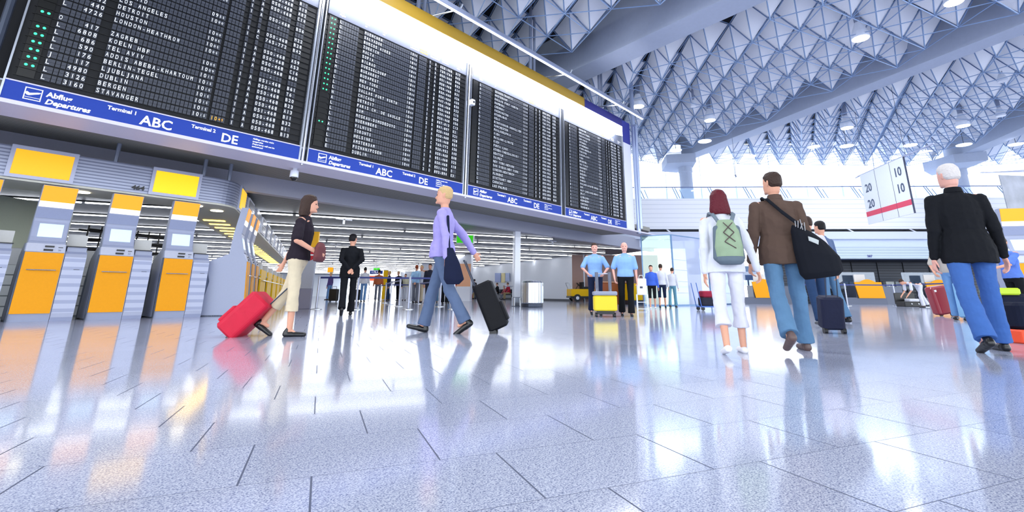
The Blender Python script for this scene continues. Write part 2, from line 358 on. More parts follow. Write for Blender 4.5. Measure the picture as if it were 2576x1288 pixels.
struct(wbox('trim_3', mat('ledge_grey_white', '#c3cbe0', .4), X0, X1, -.9, .35, 3.53, 3.94))
struct(wbox('trim_4', mat('ledge_bluewhite', '#d7e2f5', .4), X0, X1, -.5, .3, 3.09, 3.53))
lv = wbox('counter_canopy', stripes('louvre_bluewhite', '#c9d7ef', '#6d7ea6', 2, .09, .28), -1, X1, -.8, .2, 2.45, 3.09)
tag(lv, 'long pale louvred canopy hanging over the far check-in counters', 'canopy')
tl = MB(); line(tl, '387', 0, 0, 0, .13, bold=.03); o = tl.obj('number_sign', mat('sign_navy', '#1d2a74', .4)); o.matrix_world = WM @ Matrix.Translation((1.3,-.83,2.52)); tag(o, 'small navy counter number on the far louvred canopy', 'sign')
struct(wbox('wall_counter', stripes('grey_shutter', '#4b505c', '#22252e', 2, .16, .18, .5), -3, X1, 2.4, 2.6, 0, 2.5))
struct(wbox('trim_5', mat('shutter_soffit', '#3b3f4a', .7), -3, X1, .2, 2.4, 2.46, 2.5))
jb = MB()
for k in range(14): jb.box(-2.4+k*1.55,-2.37+k*1.55,2.36,2.41,0,2.45)
struct(wobj(jb, 'trim_6', mat('shutter_joint', '#14161d', .6)))
# upper gallery railing
rr = MB(); rr.tube((X0,.6,6.86),(X1,.6,6.86), .035, n=8)
ro = wobj(rr, 'gallery_railing', mat('rail_blue_grey', '#7f8fb5', .35, .4)); tag(ro, 'thin steel railing along the upper gallery in front of the bright windows', 'railing')
for k in range(15):
    x = X0+.9+k*2.15; pb = MB(); pb.tube((x,.6,6.84),(x+.25,.35,6.0), .022); pb.tube((x+.14,.6,6.84),(x+.4,.35,6.0), .022); pb.tube((x+.42,.55,6.7),(x+.62,.35,6.0), .018)
    q = pb.obj('post', mat('rail_blue_grey', ''), parent=ro)
gp = MB(); gp.box(X0,X1,.62,.635,6.0,6.8); q = gp.obj('glass_panel', glassmat('fluted_rail_glass', '#e4f0fb', .08, .25), parent=ro)
gf = wbox('floor_gallery', WHITE, X0, X1, .25, 9, 5.7, 5.9); struct(gf)
# tall window front with fluted glass
GY = 8.6; wf = MB()
for k in range(16): x = X0-4+k*2.7; wf.box(x-.025,x+.025,GY-.06,GY+.06,5.9,11.9)
wf.box(X0-6,X1+6,GY-.1,GY+.12,11.35,12.3)
w1 = wobj(wf, 'window_1', mat('window_frame_white', '#f4f6fb', .4)); struct(w1)
gl = MB(); gl.box(X0-6,X1+6,GY,GY+.02,5.9,11.4); q = gl.obj('pane', glassmat('window_glass', '#f6faff', .04), parent=w1)
fs_ = MB()
for k in range(60): x = X0-5+k*.22; fs_.box(x,x+.008,GY-.12,GY-.11,6.,11.4)
q = fs_.obj('fluting', mat('flute_white', '#dfe6f4', .5), parent=w1)
# ================================================================ DEPARTURES BOARDS
YB = 10.1
struct_sof = MB(); struct_sof.prism([(-8,10.5),(21.4,10.5),(21.9,10.9),(21.3,13.15),(-8,13.15)], 3.42, 3.6)
struct(struct_sof.obj('ceiling_soffit', stripes('louvre_soffit_beige', '#8f8d86', '#4d4c4a', 1, .11, .18, .6)))
sl = MB(); sl.side([(9.98,3.185),(9.98,3.13),(10.75,3.12),(10.95,3.2),(10.95,3.3),(10.5,3.3),(10.5,3.185)], -8, 21.3); struct(sl.obj('trim_7', mat('ledge_lilac_white', '#cfcbdd', .4)))
s2 = MB(); s2.prism([(-8,10.95),(21.3,10.95),(21.3,11.5),(-8,11.5)], 3.3, 3.43); s2.side([(13.15,2.98),(13.4,2.98),(13.38,3.6),(13.15,3.6)], -8, 27.2); struct(s2.obj('trim_8', mat('fascia_lilac_grey', '#a9abba', .45)))
NU = {0:'3160',1:'3126',2:'4980',3:'117',4:'176',5:'590',6:'686',7:'6808',8:'417',10:'4726',11:'440',12:'42'}
L1 = dict(enumerate(['STAVANGER','BERGEN','DUBLIN','LJUBLJANA','BERLIN-TEGEL','ADDIS ABEBA-KHARTOUM','TEL AVIV','KOELN HBF','ZAGREB','','LONDON-HEATHROW','HOUSTON','DETROIT','LOS ANGELES','MADRID','WIEN','GENF','PRAG','','OSLO','BASEL','HAMBURG']))
G1 = ['B13','B1','B32','B11','A13','B23','B20','T6','B61','','B60','C16','A53','A59','','B42','B28','M22','','B56','','C14','A82','A10','B']
T1 = ['15']*6+['15','09','05','','05','05','05','00','','00','55','','','50','50','50','45','45','45']
C1 = ['050-468','050-468','050-468','051-468','050-468','050-468','050-468','050-468','051-468','-','050-468','050-468','050-468','050-468','-','765-772','050-468','','-','050-468','-','050-468','050-468','050-468','050-468']
CB2 = 'MUENCHEN|SALVADOR|BUECOS AIRES|ZUEKICH|MALTA|SOFIA|BILBAO|DUESSELDORF|BUKAREST|BUDAPEST|NEW YORK|KOLKATA|DALLAS FORT WORTH|CHICAGO|DETROIT|PARIS CH. DE GAULLE|ROM|MOSKAU-DOMODEDOVO|NUERNBERG|VILNIUS|TORONTO|HELSINKI|AMSTERDAM|POZNAN/POSEN|DUBLIN'.split('|')
CB3 = 'GDANSK/DANZIG|AMSTERDAM|DALLAS FORT WORTH|HAMBURG|CHENNAI|WASHINGTON|HYDERABAD|OSLO|BIRMINGHAM-ANNULLIER|MANCHESTER|PHILADELPHIA|WIEN|MAILAND-LINATE|KIEW|PUNTA CANA|ATHEN-THESSALONIKI|SEATTLE|TAIPEZ|NEW YORK-NEWARK|SAN DIEGO-NEW YORK|LONDON-HEATHROW|FLORENZ|STUTTGART HBF.|CARACAS|LAS PALMAS'.split('|')
CB4 = 'HANNOVER|BERLIN-TEGEL|ROSTOV/LAAGE|SAN DIEGO|ISTANBUL|GOTHENBURG|ATHEN-BRESLAU|TOULOUSE|LONDON-CITY|WIEN|BRUESSEL|SAO PAULO|BUKAREST|MOSKAU|DRESDEN|BASEL|MADRID|MAILAND-LINATE-ANNUL|ROM|SALT LAKE-CINCINNATI|SPLIT|LJUBLJANA|NUERNBERG|WARSCHAU|TRONDHEIM'.split('|')
G2 = 'A17|B43|B46|B33|A14|B31|A26|A30|B30|D23|C15|B58|A56|C13|E2|D21|A28|B54|A36|A40|B48|D25|A18|D|E3'.split('|')
C2 = '050-468|759-764|050-468|051-468|050-468|050-468|050-468|050-468|947-948|050-468|050-468|050-468|050-468|807-813|801-807|050-468|050-468|050-468|765-772|950-952|050-468|051-468|050-468|051-468|893-894'.split('|')
def pictogram(mb, x, z, s, y):
    t = .012
    for a, b, c, d in ((0,s,0,t),(0,s,s-t,s),(0,t,0,s),(s-t,s,0,s)): mb.box(x+a,x+b,y,y+.004,z+c,z+d)
    mb.box(x+.03*s,x+.97*s,y,y+.004,z+.2*s,z+.23*s)
    P = [(.08,.62),(.16,.66),(.3,.56),(.5,.62),(.72,.7),(.9,.72),(.93,.68),(.8,.58),(.6,.5),(.3,.36),(.16,.38),(.06,.5)]
    mb.add([(x+p*s, y, z+q*s) for p, q in P]+[(x+p*s, y+.004, z+q*s) for p, q in P], [tuple(range(11,-1,-1))]+[tuple(range(12,24))]+[(i,(i+1)%12,12+(i+1)%12,12+i) for i in range(12)])
def board(u0, u1, k, label, mode):
    W_ = u1-u0; sc = W_/4.45
    if mode == 1: sc = .982
    t = thing('departures_board', label, 'departures board', (u0, YB, 3.2), group=None)
    fr = MB(); fr.box(0,W_,0,.3,0,4.2)
    fr.obj('housing', FRAMEB, t)
    for xa, xb in ((-.012,.012),(W_-.05,W_-.01)): e = MB(); e.box(xa,xb,-.06,.3,0,4.2); e.obj('side_rail', mat('board_rail_silver', '#b9bfcb', .25, .7), t)
    p = MB(); p.box(.06,W_-.06,-.02,0,3.66,4.18); p.obj('header_panel', HEADP, t)
    hl = MB()
    for (x, a, b) in ((.33,'Flug','Flight'),(1.0,'nach','to'),(1.5,'über','via'),(2.35,'planmäßig','scheduled'),(3.02,'Terminal','Terminal'),(3.24,'Halle','Hall'),(3.45,'Schalter','Counter'),(4.0,'Flugsteig','Gate')):
        line(hl, a, x*sc, 3.80, -.023, .05); line(hl, b, x*sc, 3.73, -.023, .05, shear=.2)
    hl.obj('header_lettering', TXTW, t)
    ha = MB(); line(ha, 'erwartet', 2.67*sc, 3.80, -.023, .05); line(ha, 'expected', 2.67*sc, 3.73, -.023, .05, shear=.2); ha.obj('header_lettering', AMB, t)
    fp = MB(); rowz = lambda r: .43+.129*r           # baseline of row r counted from the bottom, relative to z 3.2+...
    px_ = .0645*sc
    segs = ((.35,1),(.6-.195,7),(1.0,21),(2.36,4),(2.66,4),(3.005,1),(3.2,1),(3.385,7),(3.96,3))
    for r in range(25):
        z = rowz(r)
        for x, n in segs:
            for i in range(n):
                a = x*sc+i*px_
                fp.box(a+.005,a+px_-.005,-.03,-.014,z+.036,z+.088); fp.box(a+.005,a+px_-.005,-.027,-.014,z-.016,z+.034)
    fp.obj('flap_field', FLAP, t)
    rl = MB()
    for r in range(26): rl.box(.07,W_-.07,-.018,.0,rowz(r)-.028,rowz(r)-.022)
    rl.obj('row_divider', mat('divider_black', '#050608', .4), t)
    lp = MB(); lp.box(.1*sc,.29*sc,-.018,.0,rowz(0)-.02,rowz(24)+.1); lp.obj('lamp_strip', mat('lamp_strip_black', '#030405', .3), t)
    tx = MB(); am = MB(); H = .074
    rnd = random.Random(k)
    for r in range(25):
        z = rowz(r); top = 24-r
        if mode == 1:
            city = L1.get(r, ''); gate = G1[r] if r < len(G1) else ''; code = C1[r]; tm = T1[r]; num = NU.get(r, ''); let = 'LLLJLLLLO LLLL LL LLL LL'[r] if r < 23 else ''
            ter = '1' if tm else ''; hall = 'A' if ter else ''
            if r == 15: hall = 'C'
            hr = '10' if r < 16 else '09'
        else:
            city = {2:CB2,3:CB3,4:CB4}[mode][top]; num = ''
            tm = {2:['35','35','40','40','40','45'][top//5], 3:['30','35','40','45','50'][top//5], 4:['10','15','20','25','30'][top//5]}[mode]
            hr = {2:'10',3:'11',4:'12'}[mode]
            gate = G2[top] if mode == 2 else rnd.choice('ABBCDE')+str(rnd.randint(1,60)); code = C2[top] if mode == 2 else rnd.choice(['050-468','051-468','759-764','765-772','893-894','950-952'])
            let = 'LGLLLLLLLMOLLLNALLLLAALLE'[top] if mode == 2 else 'LALLLLALGLPLULCCOLBLLLLLO'[top]
            ter = '2' if code[0] in '89' else '1'; hall = {'8':'D','9':'E','7':'C'}.get(code[0], 'A')
        mono(tx, let, .35*sc, z, -.033, H, px_); mono(tx, num, (.6+(4-len(num))*.0645)*sc, z, -.033, H, px_); mono(tx, city, 1.0*sc, z, -.033, H, px_)
        if tm: mono(tx, hr, 2.36*sc, z, -.033, H, px_); mono(tx, tm, 2.49*sc, z+.012, -.033, H*.62, px_*.8)
        mono(tx, ter, 3.005*sc, z, -.033, H, px_); mono(tx, hall, 3.2*sc, z, -.033, H, px_); mono(tx, code, (3.385+(.19 if code == '-' else 0))*sc, z, -.033, H, px_); mono(tx, gate, 3.96*sc, z, -.033, H, px_)
    tx.obj('flap_lettering', TXT, t)
    if mode == 1: mono(am, '10', 2.665*sc, rowz(0), -.033, H, px_); mono(am, '45', 2.795*sc, rowz(0)+.012, -.033, H*.62, px_*.8); am.obj('flap_lettering', AMB, t)
    leds = {1:[1,2,3,4,5,6,8],2:list(range(10,25))+[4],3:[],4:[]}[mode]
    for r in leds:
        for dx in (.168,.243):
            lm = MB(); lm.tube((dx*sc,-.022,rowz(r)+.04),(dx*sc,-.008,rowz(r)+.04), .019 if mode == 1 else .016, n=10); lm.obj('status_light', GREEN, t)
    bd = MB(); bd.box(0,W_-.04,-.05,0,.0,.3); bd.obj('sign_band', BLUEB, t)
    be = MB(); be.box(-.01,W_-.03,-.056,0,.295,.315); be.box(-.01,W_-.03,-.056,0,-.015,.008); be.obj('band_edge', mat('band_edge_lilac', '#c8c4e0', .4), t)
    sg = MB(); y = -.054; pictogram(sg, .235*sc, .06, .19, y)
    line(sg, 'Abflug', .475*sc, .165, y, .078, .035); line(sg, 'Departures', .475*sc, .05, y, .078, .035, .25)
    line(sg, 'Terminal 1', 1.2*sc, .185, y, .062, .03); line(sg, 'ABC', 1.655*sc, .05, y, .165, .02)
    line(sg, 'Terminal 2', 2.4*sc, .185, y, .062, .03); line(sg, 'DE', 2.9*sc, .05, y, .165, .02)
    for i, w in enumerate(('Abflüge werden nicht','ausgerufen','Departures will not be','announced')): line(sg, w, 3.46*sc, .222-.052*i, y, .032, .02, .2 if i > 1 else 0)
    sg.obj('sign_lettering', TXTW, t)
    return t
board(-.03, 4.34, 1, 'large departures board cut by the left edge, first of four, nearest the camera', 1)
board(4.47, 8.96, 2, 'departures board, second of four from the left, with a long column of green lights', 2)
board(9.10, 13.66, 3, 'departures board, third from the left, listing Las Palmas as its last row', 3)
board(13.85, 18.34, 4, 'departures board at the far right end of the row, beside the steel post', 4)
# mullions between boards, lit fascia, yellow and blue head band
bk = MB(); bk.box(-8,19.3,YB+.31,YB+.38,3.62,7.9); bk.obj('board_backing', DARK); tag(bpy.data.objects['board_backing'], 'dark supporting wall behind the four departures boards', 'wall')
for a in (4.34,8.98):
    pb = MB(); pb.tube((a+.03,YB-.07,3.1),(a+.03,YB-.07,7.4), .03, n=10); tag(pb.obj('vertical_pipe', mat('pipe_silver', '#c2c6d0', .2, .8)), 'thin silver pipe between the first and second boards' if a < 5 else 'thin silver pipe between the second and third boards', 'pipe')
fa = MB(); fa.side([(YB-.38,7.14),(YB-.38,7.58),(YB+.0,7.58),(YB+.0,7.3)], -8, 17.72)
tag(fa.obj('light_box', mat('light_box_white', '#f6f8ff', .4, emit=3.6)), 'long glowing white light strip above the departures boards', 'light')
ye = MB(); ye.side([(YB-.4,7.58),(YB-.4,7.95),(YB+.29,7.95),(YB+.29,7.58)], -8, 14.72); ye.rbox(14.72,14.8,YB-.4,YB+.29,7.58,7.95,.05)
tag(ye.obj('yellow_fascia', mat('mustard_fascia', '#a17f18', .45)), 'long mustard yellow fascia band running along the top of the boards', 'fascia')
bl = MB(); bl.side([(YB-.36,7.6),(YB-.36,7.95),(YB+.34,7.95),(YB+.34,7.6)], 14.81, 17.75)
tag(bl.obj('blue_fascia', mat('navy_fascia', '#1f1d70', .4)), 'navy blue fascia band above the last departures board', 'fascia')
ep = MB(); ep.box(18.36,19.3,YB+.1,YB+.28,3.2,7.2); ep.mi = 1; ep.box(18.36,19.3,YB+.1,YB+.28,7.2,8.26)
tag(ep.obj('end_panel', [mat('end_panel_white', '#e2e3f1', .4), mat('end_panel_blue', '#2c3190', .4)]), 'white end panel with a blue top beside the last board', 'panel')
po = MB(); po.tube((19.48,YB,3.1),(19.48,YB,12), .1, n=14); po.tube((19.48,YB-.13,3.3),(19.48,YB-.13,8.2), .07, n=10); po.box(19.36,19.6,YB-.2,YB+.05,8.1,8.2)
tag(po.obj('steel_post', mat('post_blue_grey', '#a7b4d0', .3, .6)), 'tall round steel post at the right end of the departures boards', 'post')
for u in (7.3, 12.4, 17.2):
    q = MB(); q.tube((u,YB+.4,8.2),(u,YB+.4,12), .06); q.tube((u+.22,YB+.4,8.2),(u+.22,YB+.4,12), .05)
    tag(q.obj('hanger_pole', GREYM), {7.3:'pair of thin hanger pipes above the second board',12.4:'pair of thin hanger pipes rising behind the rail above the third board',17.2:'pair of thin hanger pipes rising above the blue band'}[u], 'pipe')
lw = MB(); lw.box(-8,-.35,YB+.05,YB+.3,3.62,7.1); tag(lw.obj('side_panel', stripes('white_tile_panel', '#dfe1ea', '#7d8296', 2, .22, .1, .4)), 'white tiled panel left of the first departures board, at the picture edge', 'panel')
lw = MB(); lw.tube((-.2,YB,3.2),(-.2,YB,7.1), .05); tag(lw.obj('vertical_pipe', DSTEEL), 'dark vertical pipe at the left edge of the first departures board', 'pipe')
# floodlight rail in front of the boards
rt = thing('light_rail', 'long slim lighting rail hanging in front of the departures boards', 'light rail', (0,9.0,0))
q = MB(); q.rbox(-6,18.3,-.06,.06,7.92,8.06,.03); q.obj('channel', mat('rail_silver', '#aab3cc', .3, .6), rt)
q = MB(); q.box(-6,18.28,-.035,.035,7.90,7.921); q.obj('diffuser', mat('rail_diffuser', '#e8ecff', .4, emit=1.2), rt)
for u in (.5, 7.6, 12.8, 16.5):
    q = MB(); q.tube((u,0,8.05),(u-.2,1.1,8.15), .025); q.tube((u,0,8.05),(u+.05,-.05,8.2), .03); q.obj('bracket', STEEL, rt)
cl = MB(); cl.rbox(8.98,9.12,YB-.24,YB-.08,5.9,6.08,.03); cl.mi = 1; cl.tube((9.05,YB-.25,5.99),(9.05,YB-.24,5.99), .03)
tag(cl.obj('clock_sensor', [WHITEG, BLACK]), 'small white sensor box on the gap between the second and third boards', 'sensor')
dm = thing('dome_camera', 'white dome security camera hanging below the first board', 'camera', tuple(at(742,426,3.1))[:2]+(0,))
q = MB(); q.lathe([(.05,3.2),(.05,3.08),(.085,3.06),(.09,2.93),(.085,2.92)][::-1], n=18); q.obj('casing', WHITEG, dm, smooth=True)
q = MB(); q.tube((0,0,3.07),(0,0,3.14), .015); q.obj('stem', WHITEG, dm); q = MB(); q.ball((0,0,2.92), (.075,.075,.08)); q.obj('dome', mat('dome_black', '#08080a', .1), dm, smooth=True)
# spot camera on the ledge corner
p = at(1669,602,3.14); sc_ = MB(); sc_.tube((p.x,p.y,3.1),(p.x-.25,p.y+.1,3.12), .07, n=10); sc_.tube((p.x-.2,p.y+.08,3.12),(p.x-.2,10.05,3.15),.03,n=8); sc_.mi = 1; sc_.tube((p.x+.01,p.y-.004,3.1),(p.x+.03,p.y-.01,3.1), .045)
tag(sc_.obj('security_camera', [WHITEG, BLACK]), 'small white camera at the corner where the boards ledge ends', 'camera')
# ================================================================ CHECK-IN HALL UNDER THE BOARDS
SD = R(-27)                                           # ceiling slats and light strips run this way
hc = MB(); hc.prism([(-14,13.4),(21.2,13.4),(27.2,13.3),(30.5,20),(38,46),(40,74),(-14,74)], 3.08, 3.4)
struct(hc.obj('ceiling_hall', stripes('hall_ceiling_slats', '#676b74', '#2f3238', 1, .16, .3, .45, .2, .8, ang=-SD)))
tops = []
for k in range(19):
    s = 17.95+2.93*k; m = MB()
    # strip centre line: points with perpendicular offset s; along direction d
    d = Vector((math.cos(SD), math.sin(SD))); n = Vector((-d.y, d.x)); base = n*s
    def inside(t):
        p = base+d*t; return (p.y > 13.9 and -13 < p.x and p.x < 26.3+(p.y-14.2)*.36 and p.y < 72 and p.x < 38)
    ts = [t*.5 for t in range(-160, 160) if inside(t*.5)]
    if not ts: continue
    t0, t1 = min(ts), max(ts)
    th_ = thing('light_strip', 'x', 'ceiling light', (base.x, base.y, 3.04), -27, 'fluorescent light strips on the dark hall ceiling')
    th_['label'] = 'long white fluorescent light strip on the dark slatted ceiling of the check-in hall'
    a = t0; tb_ = MB()
    while a < t1-.5:
        b = min(a+5.6, t1); tb_.box(a+.05,b-.05,-.034,.034,-.03,0); a = b
    tb_.obj('tube', TUBE, th_)
    hb = MB(); hb.box(t0,t1,-.07,.07,0,.03); hb.obj('fitting', mat('fitting_dark', '#3a3d44', .4), th_)
rw = MB(); rw.prism([(27.5,18.5),(34.6,37.7),(36.5,52),(36.7,52),(34.9,37.5),(27.75,18.4)], 0, 3.08); struct(rw.obj('wall_right', mat('hall_wall_white', '#e3e7ee', .35)))
rwb = MB(); rwb.prism([(27.46,18.5),(34.56,37.7),(34.6,37.7),(27.5,18.5)], 0, .14); struct(rwb.obj('baseboard_right', mat('baseboard_dark', '#3a3d45', .4)))
fw_ = MB(); fw_.prism([(-14,70),(40,70),(40,70.3),(-14,70.3)], 0, 3.08); struct(fw_.obj('wall_far', mat('far_wall_white', '#d6dbe2', .5)))
# white posters on the hall wall
for (x0_, x1_, y0_, y1_, c_, l_) in ((1247,1261,687,710,'#9fb0e0','pale blue poster on the white hall wall'),(1263,1272,687,711,'#f0dfa0','pale yellow poster on the white hall wall, middle of three'),(1273,1283,687,708,'#b3c4ea','light blue poster on the white hall wall, nearest the square column')):
    wn_ = Vector((.94,-.342,0)); q0 = Vector((27.5,18.5,0)); 
    def onw(x, y):
        d = ray(x, y); return EYE+d*((q0-EYE).dot(wn_)/d.dot(wn_))
    A_, B_, C_, D_ = onw(x0_,y1_), onw(x1_,y1_), onw(x1_,y0_), onw(x0_,y0_); o_ = -wn_*.04; m = MB()
    m.add([A_+o_,B_+o_,C_+o_,D_+o_,A_+o_*2,B_+o_*2,C_+o_*2,D_+o_*2], [(0,3,2,1),(4,5,6,7),(0,1,5,4),(1,2,6,5),(2,3,7,6),(3,0,4,7)])
    tag(m.obj('poster', mat('poster_'+c_[1:], c_, .5)), l_, 'poster')
def sqcol(p, w, label, h=3.08):
    m = MB(); m.rbox(-w/2,w/2,-w/2,w/2,.35,h,.04); m.mi = 1; m.rbox(-w/2-.012,w/2+.012,-w/2-.012,w/2+.012,0,.36,.04)
    o = m.obj('square_column', [WHITEG, STEEL]); o.location = (p[0], p[1], 0); o.rotation_euler = (0,0,R(-27)); return tag(o, label, 'column')
sqcol((14.95,13.35), .27, 'slim white square column between the black trolley case and the round bin', 3.3)
rb_ = MB(); rb_.tube((14.4,13.5,.78),(14.85,13.4,.78), .02); tag(rb_.obj('wall_rail', STEEL), 'short steel rail fixed low to the slim white column', 'rail')
for (x, D, w, lab) in ((1163, 34, 1.15, 'wide white pillar carrying an orange poster, right of the queue'), (1078, 44, 1.3, 'white pillar with an orange poster behind the queue')):
    p = atD(x, 760, D); m = MB(); m.box(-w/2,w/2,-w/2,w/2,0,3.08); o = m.obj('wide_pillar', WHITE); o.location = (p.x,p.y,0); o.rotation_euler = (0,0,HEAD-PI/2); tag(o, lab, 'pillar')
    m = MB(); m.box(-w/2+.08,w/2,-w/2-.04,-w/2-.01,.95,2.45); m.mi = 1; m.box(-w/2+.08,w/2,-w/2-.04,-w/2-.01,.72,.95)
    o = m.obj('poster', [mat('poster_orange', '#f4b48a', .5), WHITE]); o.location = (p.x,p.y,0); o.rotation_euler = (0,0,HEAD-PI/2); tag(o, 'orange poster on the '+('wide pillar' if x > 1100 else 'pillar behind the queue'), 'poster')
# ---------------------------------------------------------------- self-service kiosks
def kiosk(label, loc, rot, num, side=True, group='self-service check-in kiosks'):
    t = thing('check_in_kiosk', label, 'kiosk', loc, rot, group); w = .52
    b = MB(); b.side([(0.02,0),(0,.13),(.07,1.16),(.14,1.31),(.42,1.33),(.84,1.12),(.72,.72),(.82,0)], 0, w); b.obj('body', KGREY, t)
    bk_ = MB(); bk_.side([(.845,1.12),(.725,.72),(.825,0),(.98,0),(.98,.7),(.9,1.08)], .005, w-.005); bk_.obj('back_panel', mat('kiosk_back_slate', '#5d6984', .5), t)
    ms = MB(); ms.side([(.12,1.27),(.2,1.45),(.27,1.72),(.2,2.37),(.34,2.37),(.42,1.72),(.44,1.27)], .02, w-.02); ms.obj('mast', KGREY, t)
    rb2 = MB() if side else None
    if side:
     rb2 = rb2; rb2.box(-.012,.004,.1,.5,0,.02); rb2.side([(-.01,0),(-.02,.13),(.06,1.17),(.1,1.17),(.03,.13),(.03,0)], -.012, .006); rb2.obj('edge_trim', DSTEEL, t)
    d = MB(); d.side([(-.02,.13),(.055,1.16),(.075,1.16),(0,.13)], .012, w-.012); dd = d.obj('front_door', ORANGE, t)
    h = MB(); h.tube((.075,-.02,.86),(w-.075,-.02,.86), .009); h.tube((.09,-.02,.86),(.09,.02,.86), .006, n=6); h.tube((w-.09,-.02,.86),(w-.09,.02,.86), .006, n=6); h.obj('handle', STEEL, dd)
    c = MB(); c.side([(.06,1.17),(.125,1.32),(.16,1.32),(.1,1.17)], .01, w-.01); cp = c.obj('control_panel', KLIGHT, t)
    s = MB(); s.box(.24,.36,.085,.1,1.255,1.285); s.box(.23,.35,.06,.09,1.19,1.225); s.box(.415,.475,.085,.1,1.255,1.265); s.obj('card_slot', BLACK, cp)
    nn = MB(); line(nn, num, .415, 1.195, .066, .03); nn.obj('number', mat('number_grey', '#8a90a5', .5), cp)
    def msurf(z, o):  # front of the mast at height z
        if z < 1.45: y = .12+(z-1.27)/.18*.08
        elif z < 1.72: y = .2+(z-1.45)/.27*.07
        else: y = .27-(z-1.72)/.65*.07
        return y-o
    def plate(z0, z1, x0, x1, o, name, mm, par):
        k = MB(); zs = sorted({z0, z1, *[z for z in (1.45,1.72) if z0 < z < z1]})
        k.side([(msurf(z,o), z) for z in zs]+[(msurf(z,o-.012), z) for z in zs[::-1]], x0, x1); return k.obj(name, mm, par)
    plate(1.36,1.76,.03,w-.03,.01,'screen_bezel',mat('bezel_lilac', '#a4abc4', .35),t)
    plate(1.44,1.68,.11,w-.09,.016,'screen',SCREEN,t)
    plate(1.78,1.97,.03,w-.03,.008,'speaker_panel',mat('speaker_panel_lilac', '#8c95b4', .45),t)
    plate(1.98,2.08,.03,w-.03,.012,'lit_strip',LITW,t)
    plate(2.08,2.36,.03,w-.03,.012,'lit_header',LITO,t)
    if side:
        u = MB(); u.side([(.02,0),(.0,.13),(.05,1.1),(.12,1.2),(.55,1.2),(.7,.9),(.7,0)], w+.006, w+.3); su = u.obj('side_cabinet', stripes('ribbed_lilac', '#b4bad0', '#9aa1bd', 2, .145, .42, .4, .1, 0), t)
        u2 = MB(); u2.box(w+.02,w+.29,.14,.5,1.2,1.29); u2.mi = 1; u2.box(w+.0,w+.3,.09,.5,1.285,1.3); u2.mi = 2; u2.box(w+.16,w+.24,.028,.045,.88,.886); u2.obj('printer_top', [KGREY, BLACK, BLACK], su)
        u3 = MB(); u3.side([(.3,1.3),(.33,1.52),(.335,1.52),(.305,1.3)], w+.01, w+.29); u3.obj('leaflet_holder', mat('leaflet_paper', '#c9c9c6', .7), su)
    pl_ = MB(); pl_.box(.0,w+(.3 if side else 0),.05,.85,0,.02); pl_.obj('plinth', DSTEEL, t)
    return t
kiosk('orange and lilac check-in kiosk, leftmost complete one, bay number 36', (.80,12.05,0), 0, '36')
kiosk('orange and lilac check-in kiosk in the middle of the three facing the camera', (1.79,12.05,0), 0, '32')
kiosk('orange and lilac check-in kiosk, rightmost of the three facing the camera', (2.79,12.05,0), 0, '25')
kiosk('check-in kiosk at the far left edge, only its ribbed side cabinet in view', (-.17,12.05,0), 0, '35')
bd_ = Vector((math.cos(R(63.4)), math.sin(R(63.4)))); k0 = Vector((4.35,11.9))
for i, l in enumerate(('lilac kiosk seen from its side at the corner, first of the side row', 'check-in kiosk second in the side row, directly behind the corner one', 'check-in kiosk third in the side row before the yellow counters')):
    p = k0+bd_*(.95*i); kiosk(l, (p.x,p.y,0), 63.4, '3'+str(9-i), side=False)
def deskfront(label, p, L, rot, grp='yellow check-in counters along the side row'):
    t = thing('check_in_counter', label, 'counter', (p[0],p[1],0), rot, grp)
    q = MB(); q.box(0,L,.08,.8,.0,.95); q.obj('body', mat('counter_grey', '#8b90a0', .4, .3), t)
    q = MB(); n = 8; q.side([(.0,.18),(.04,1.12),(.075,1.12),(.05,.18)], 0, L*.85); fp_ = q.obj('front_panel', YEL, t)
    q = MB(); q.tube((-.02,-.04,.82),(L,-.04,.82), .013); q.obj('bag_rail', STEEL, t)
    q = MB(); q.box(-.02,L+.02,.05,.85,.95,.985); q.obj('worktop', KLIGHT, t)
    q = MB(); q.rbox(.35,.8,.3,.62,1.02,1.42,.03); q.tube((.57,.46,.98),(.57,.46,1.1), .05); q.obj('monitor', mat('monitor_beige', '#c9ccd0', .5), t)
    return t
for i in range(7):
    p = k0+bd_*(3.0+2.15*i)
    deskfront(['first yellow counter after the side kiosks','second yellow counter along the side row','third yellow counter along the side row','fourth yellow counter along the side row','fifth yellow counter along the side row','sixth yellow counter along the side row','last and farthest yellow counter of the side row'][i]+' with a beige monitor', p, 1.75, 63.4)
# row of counters behind the front kiosks (low white drawers)
for i in range(5):
    t = thing('service_counter', ['low white counter seen left of the first kiosk','low white counter seen between the first and second kiosks','low white counter between the second and third kiosks','low white counter behind the third kiosk','low white counter behind the left edge'][i], 'counter', ((-.6,.35,1.6,2.9,-2.2)[i],14.1,0), 0)
    q = MB(); q.box(0,1.2,0,.7,0,1.0); q.obj('body', stripes('white_drawers', '#d9dee0', '#7c8488', 2, .2, .12, .4), t)
    q = MB(); q.rbox(.25,.7,.2,.5,1.0,1.35,.03); q.obj('monitor', mat('monitor_beige', ''), t)
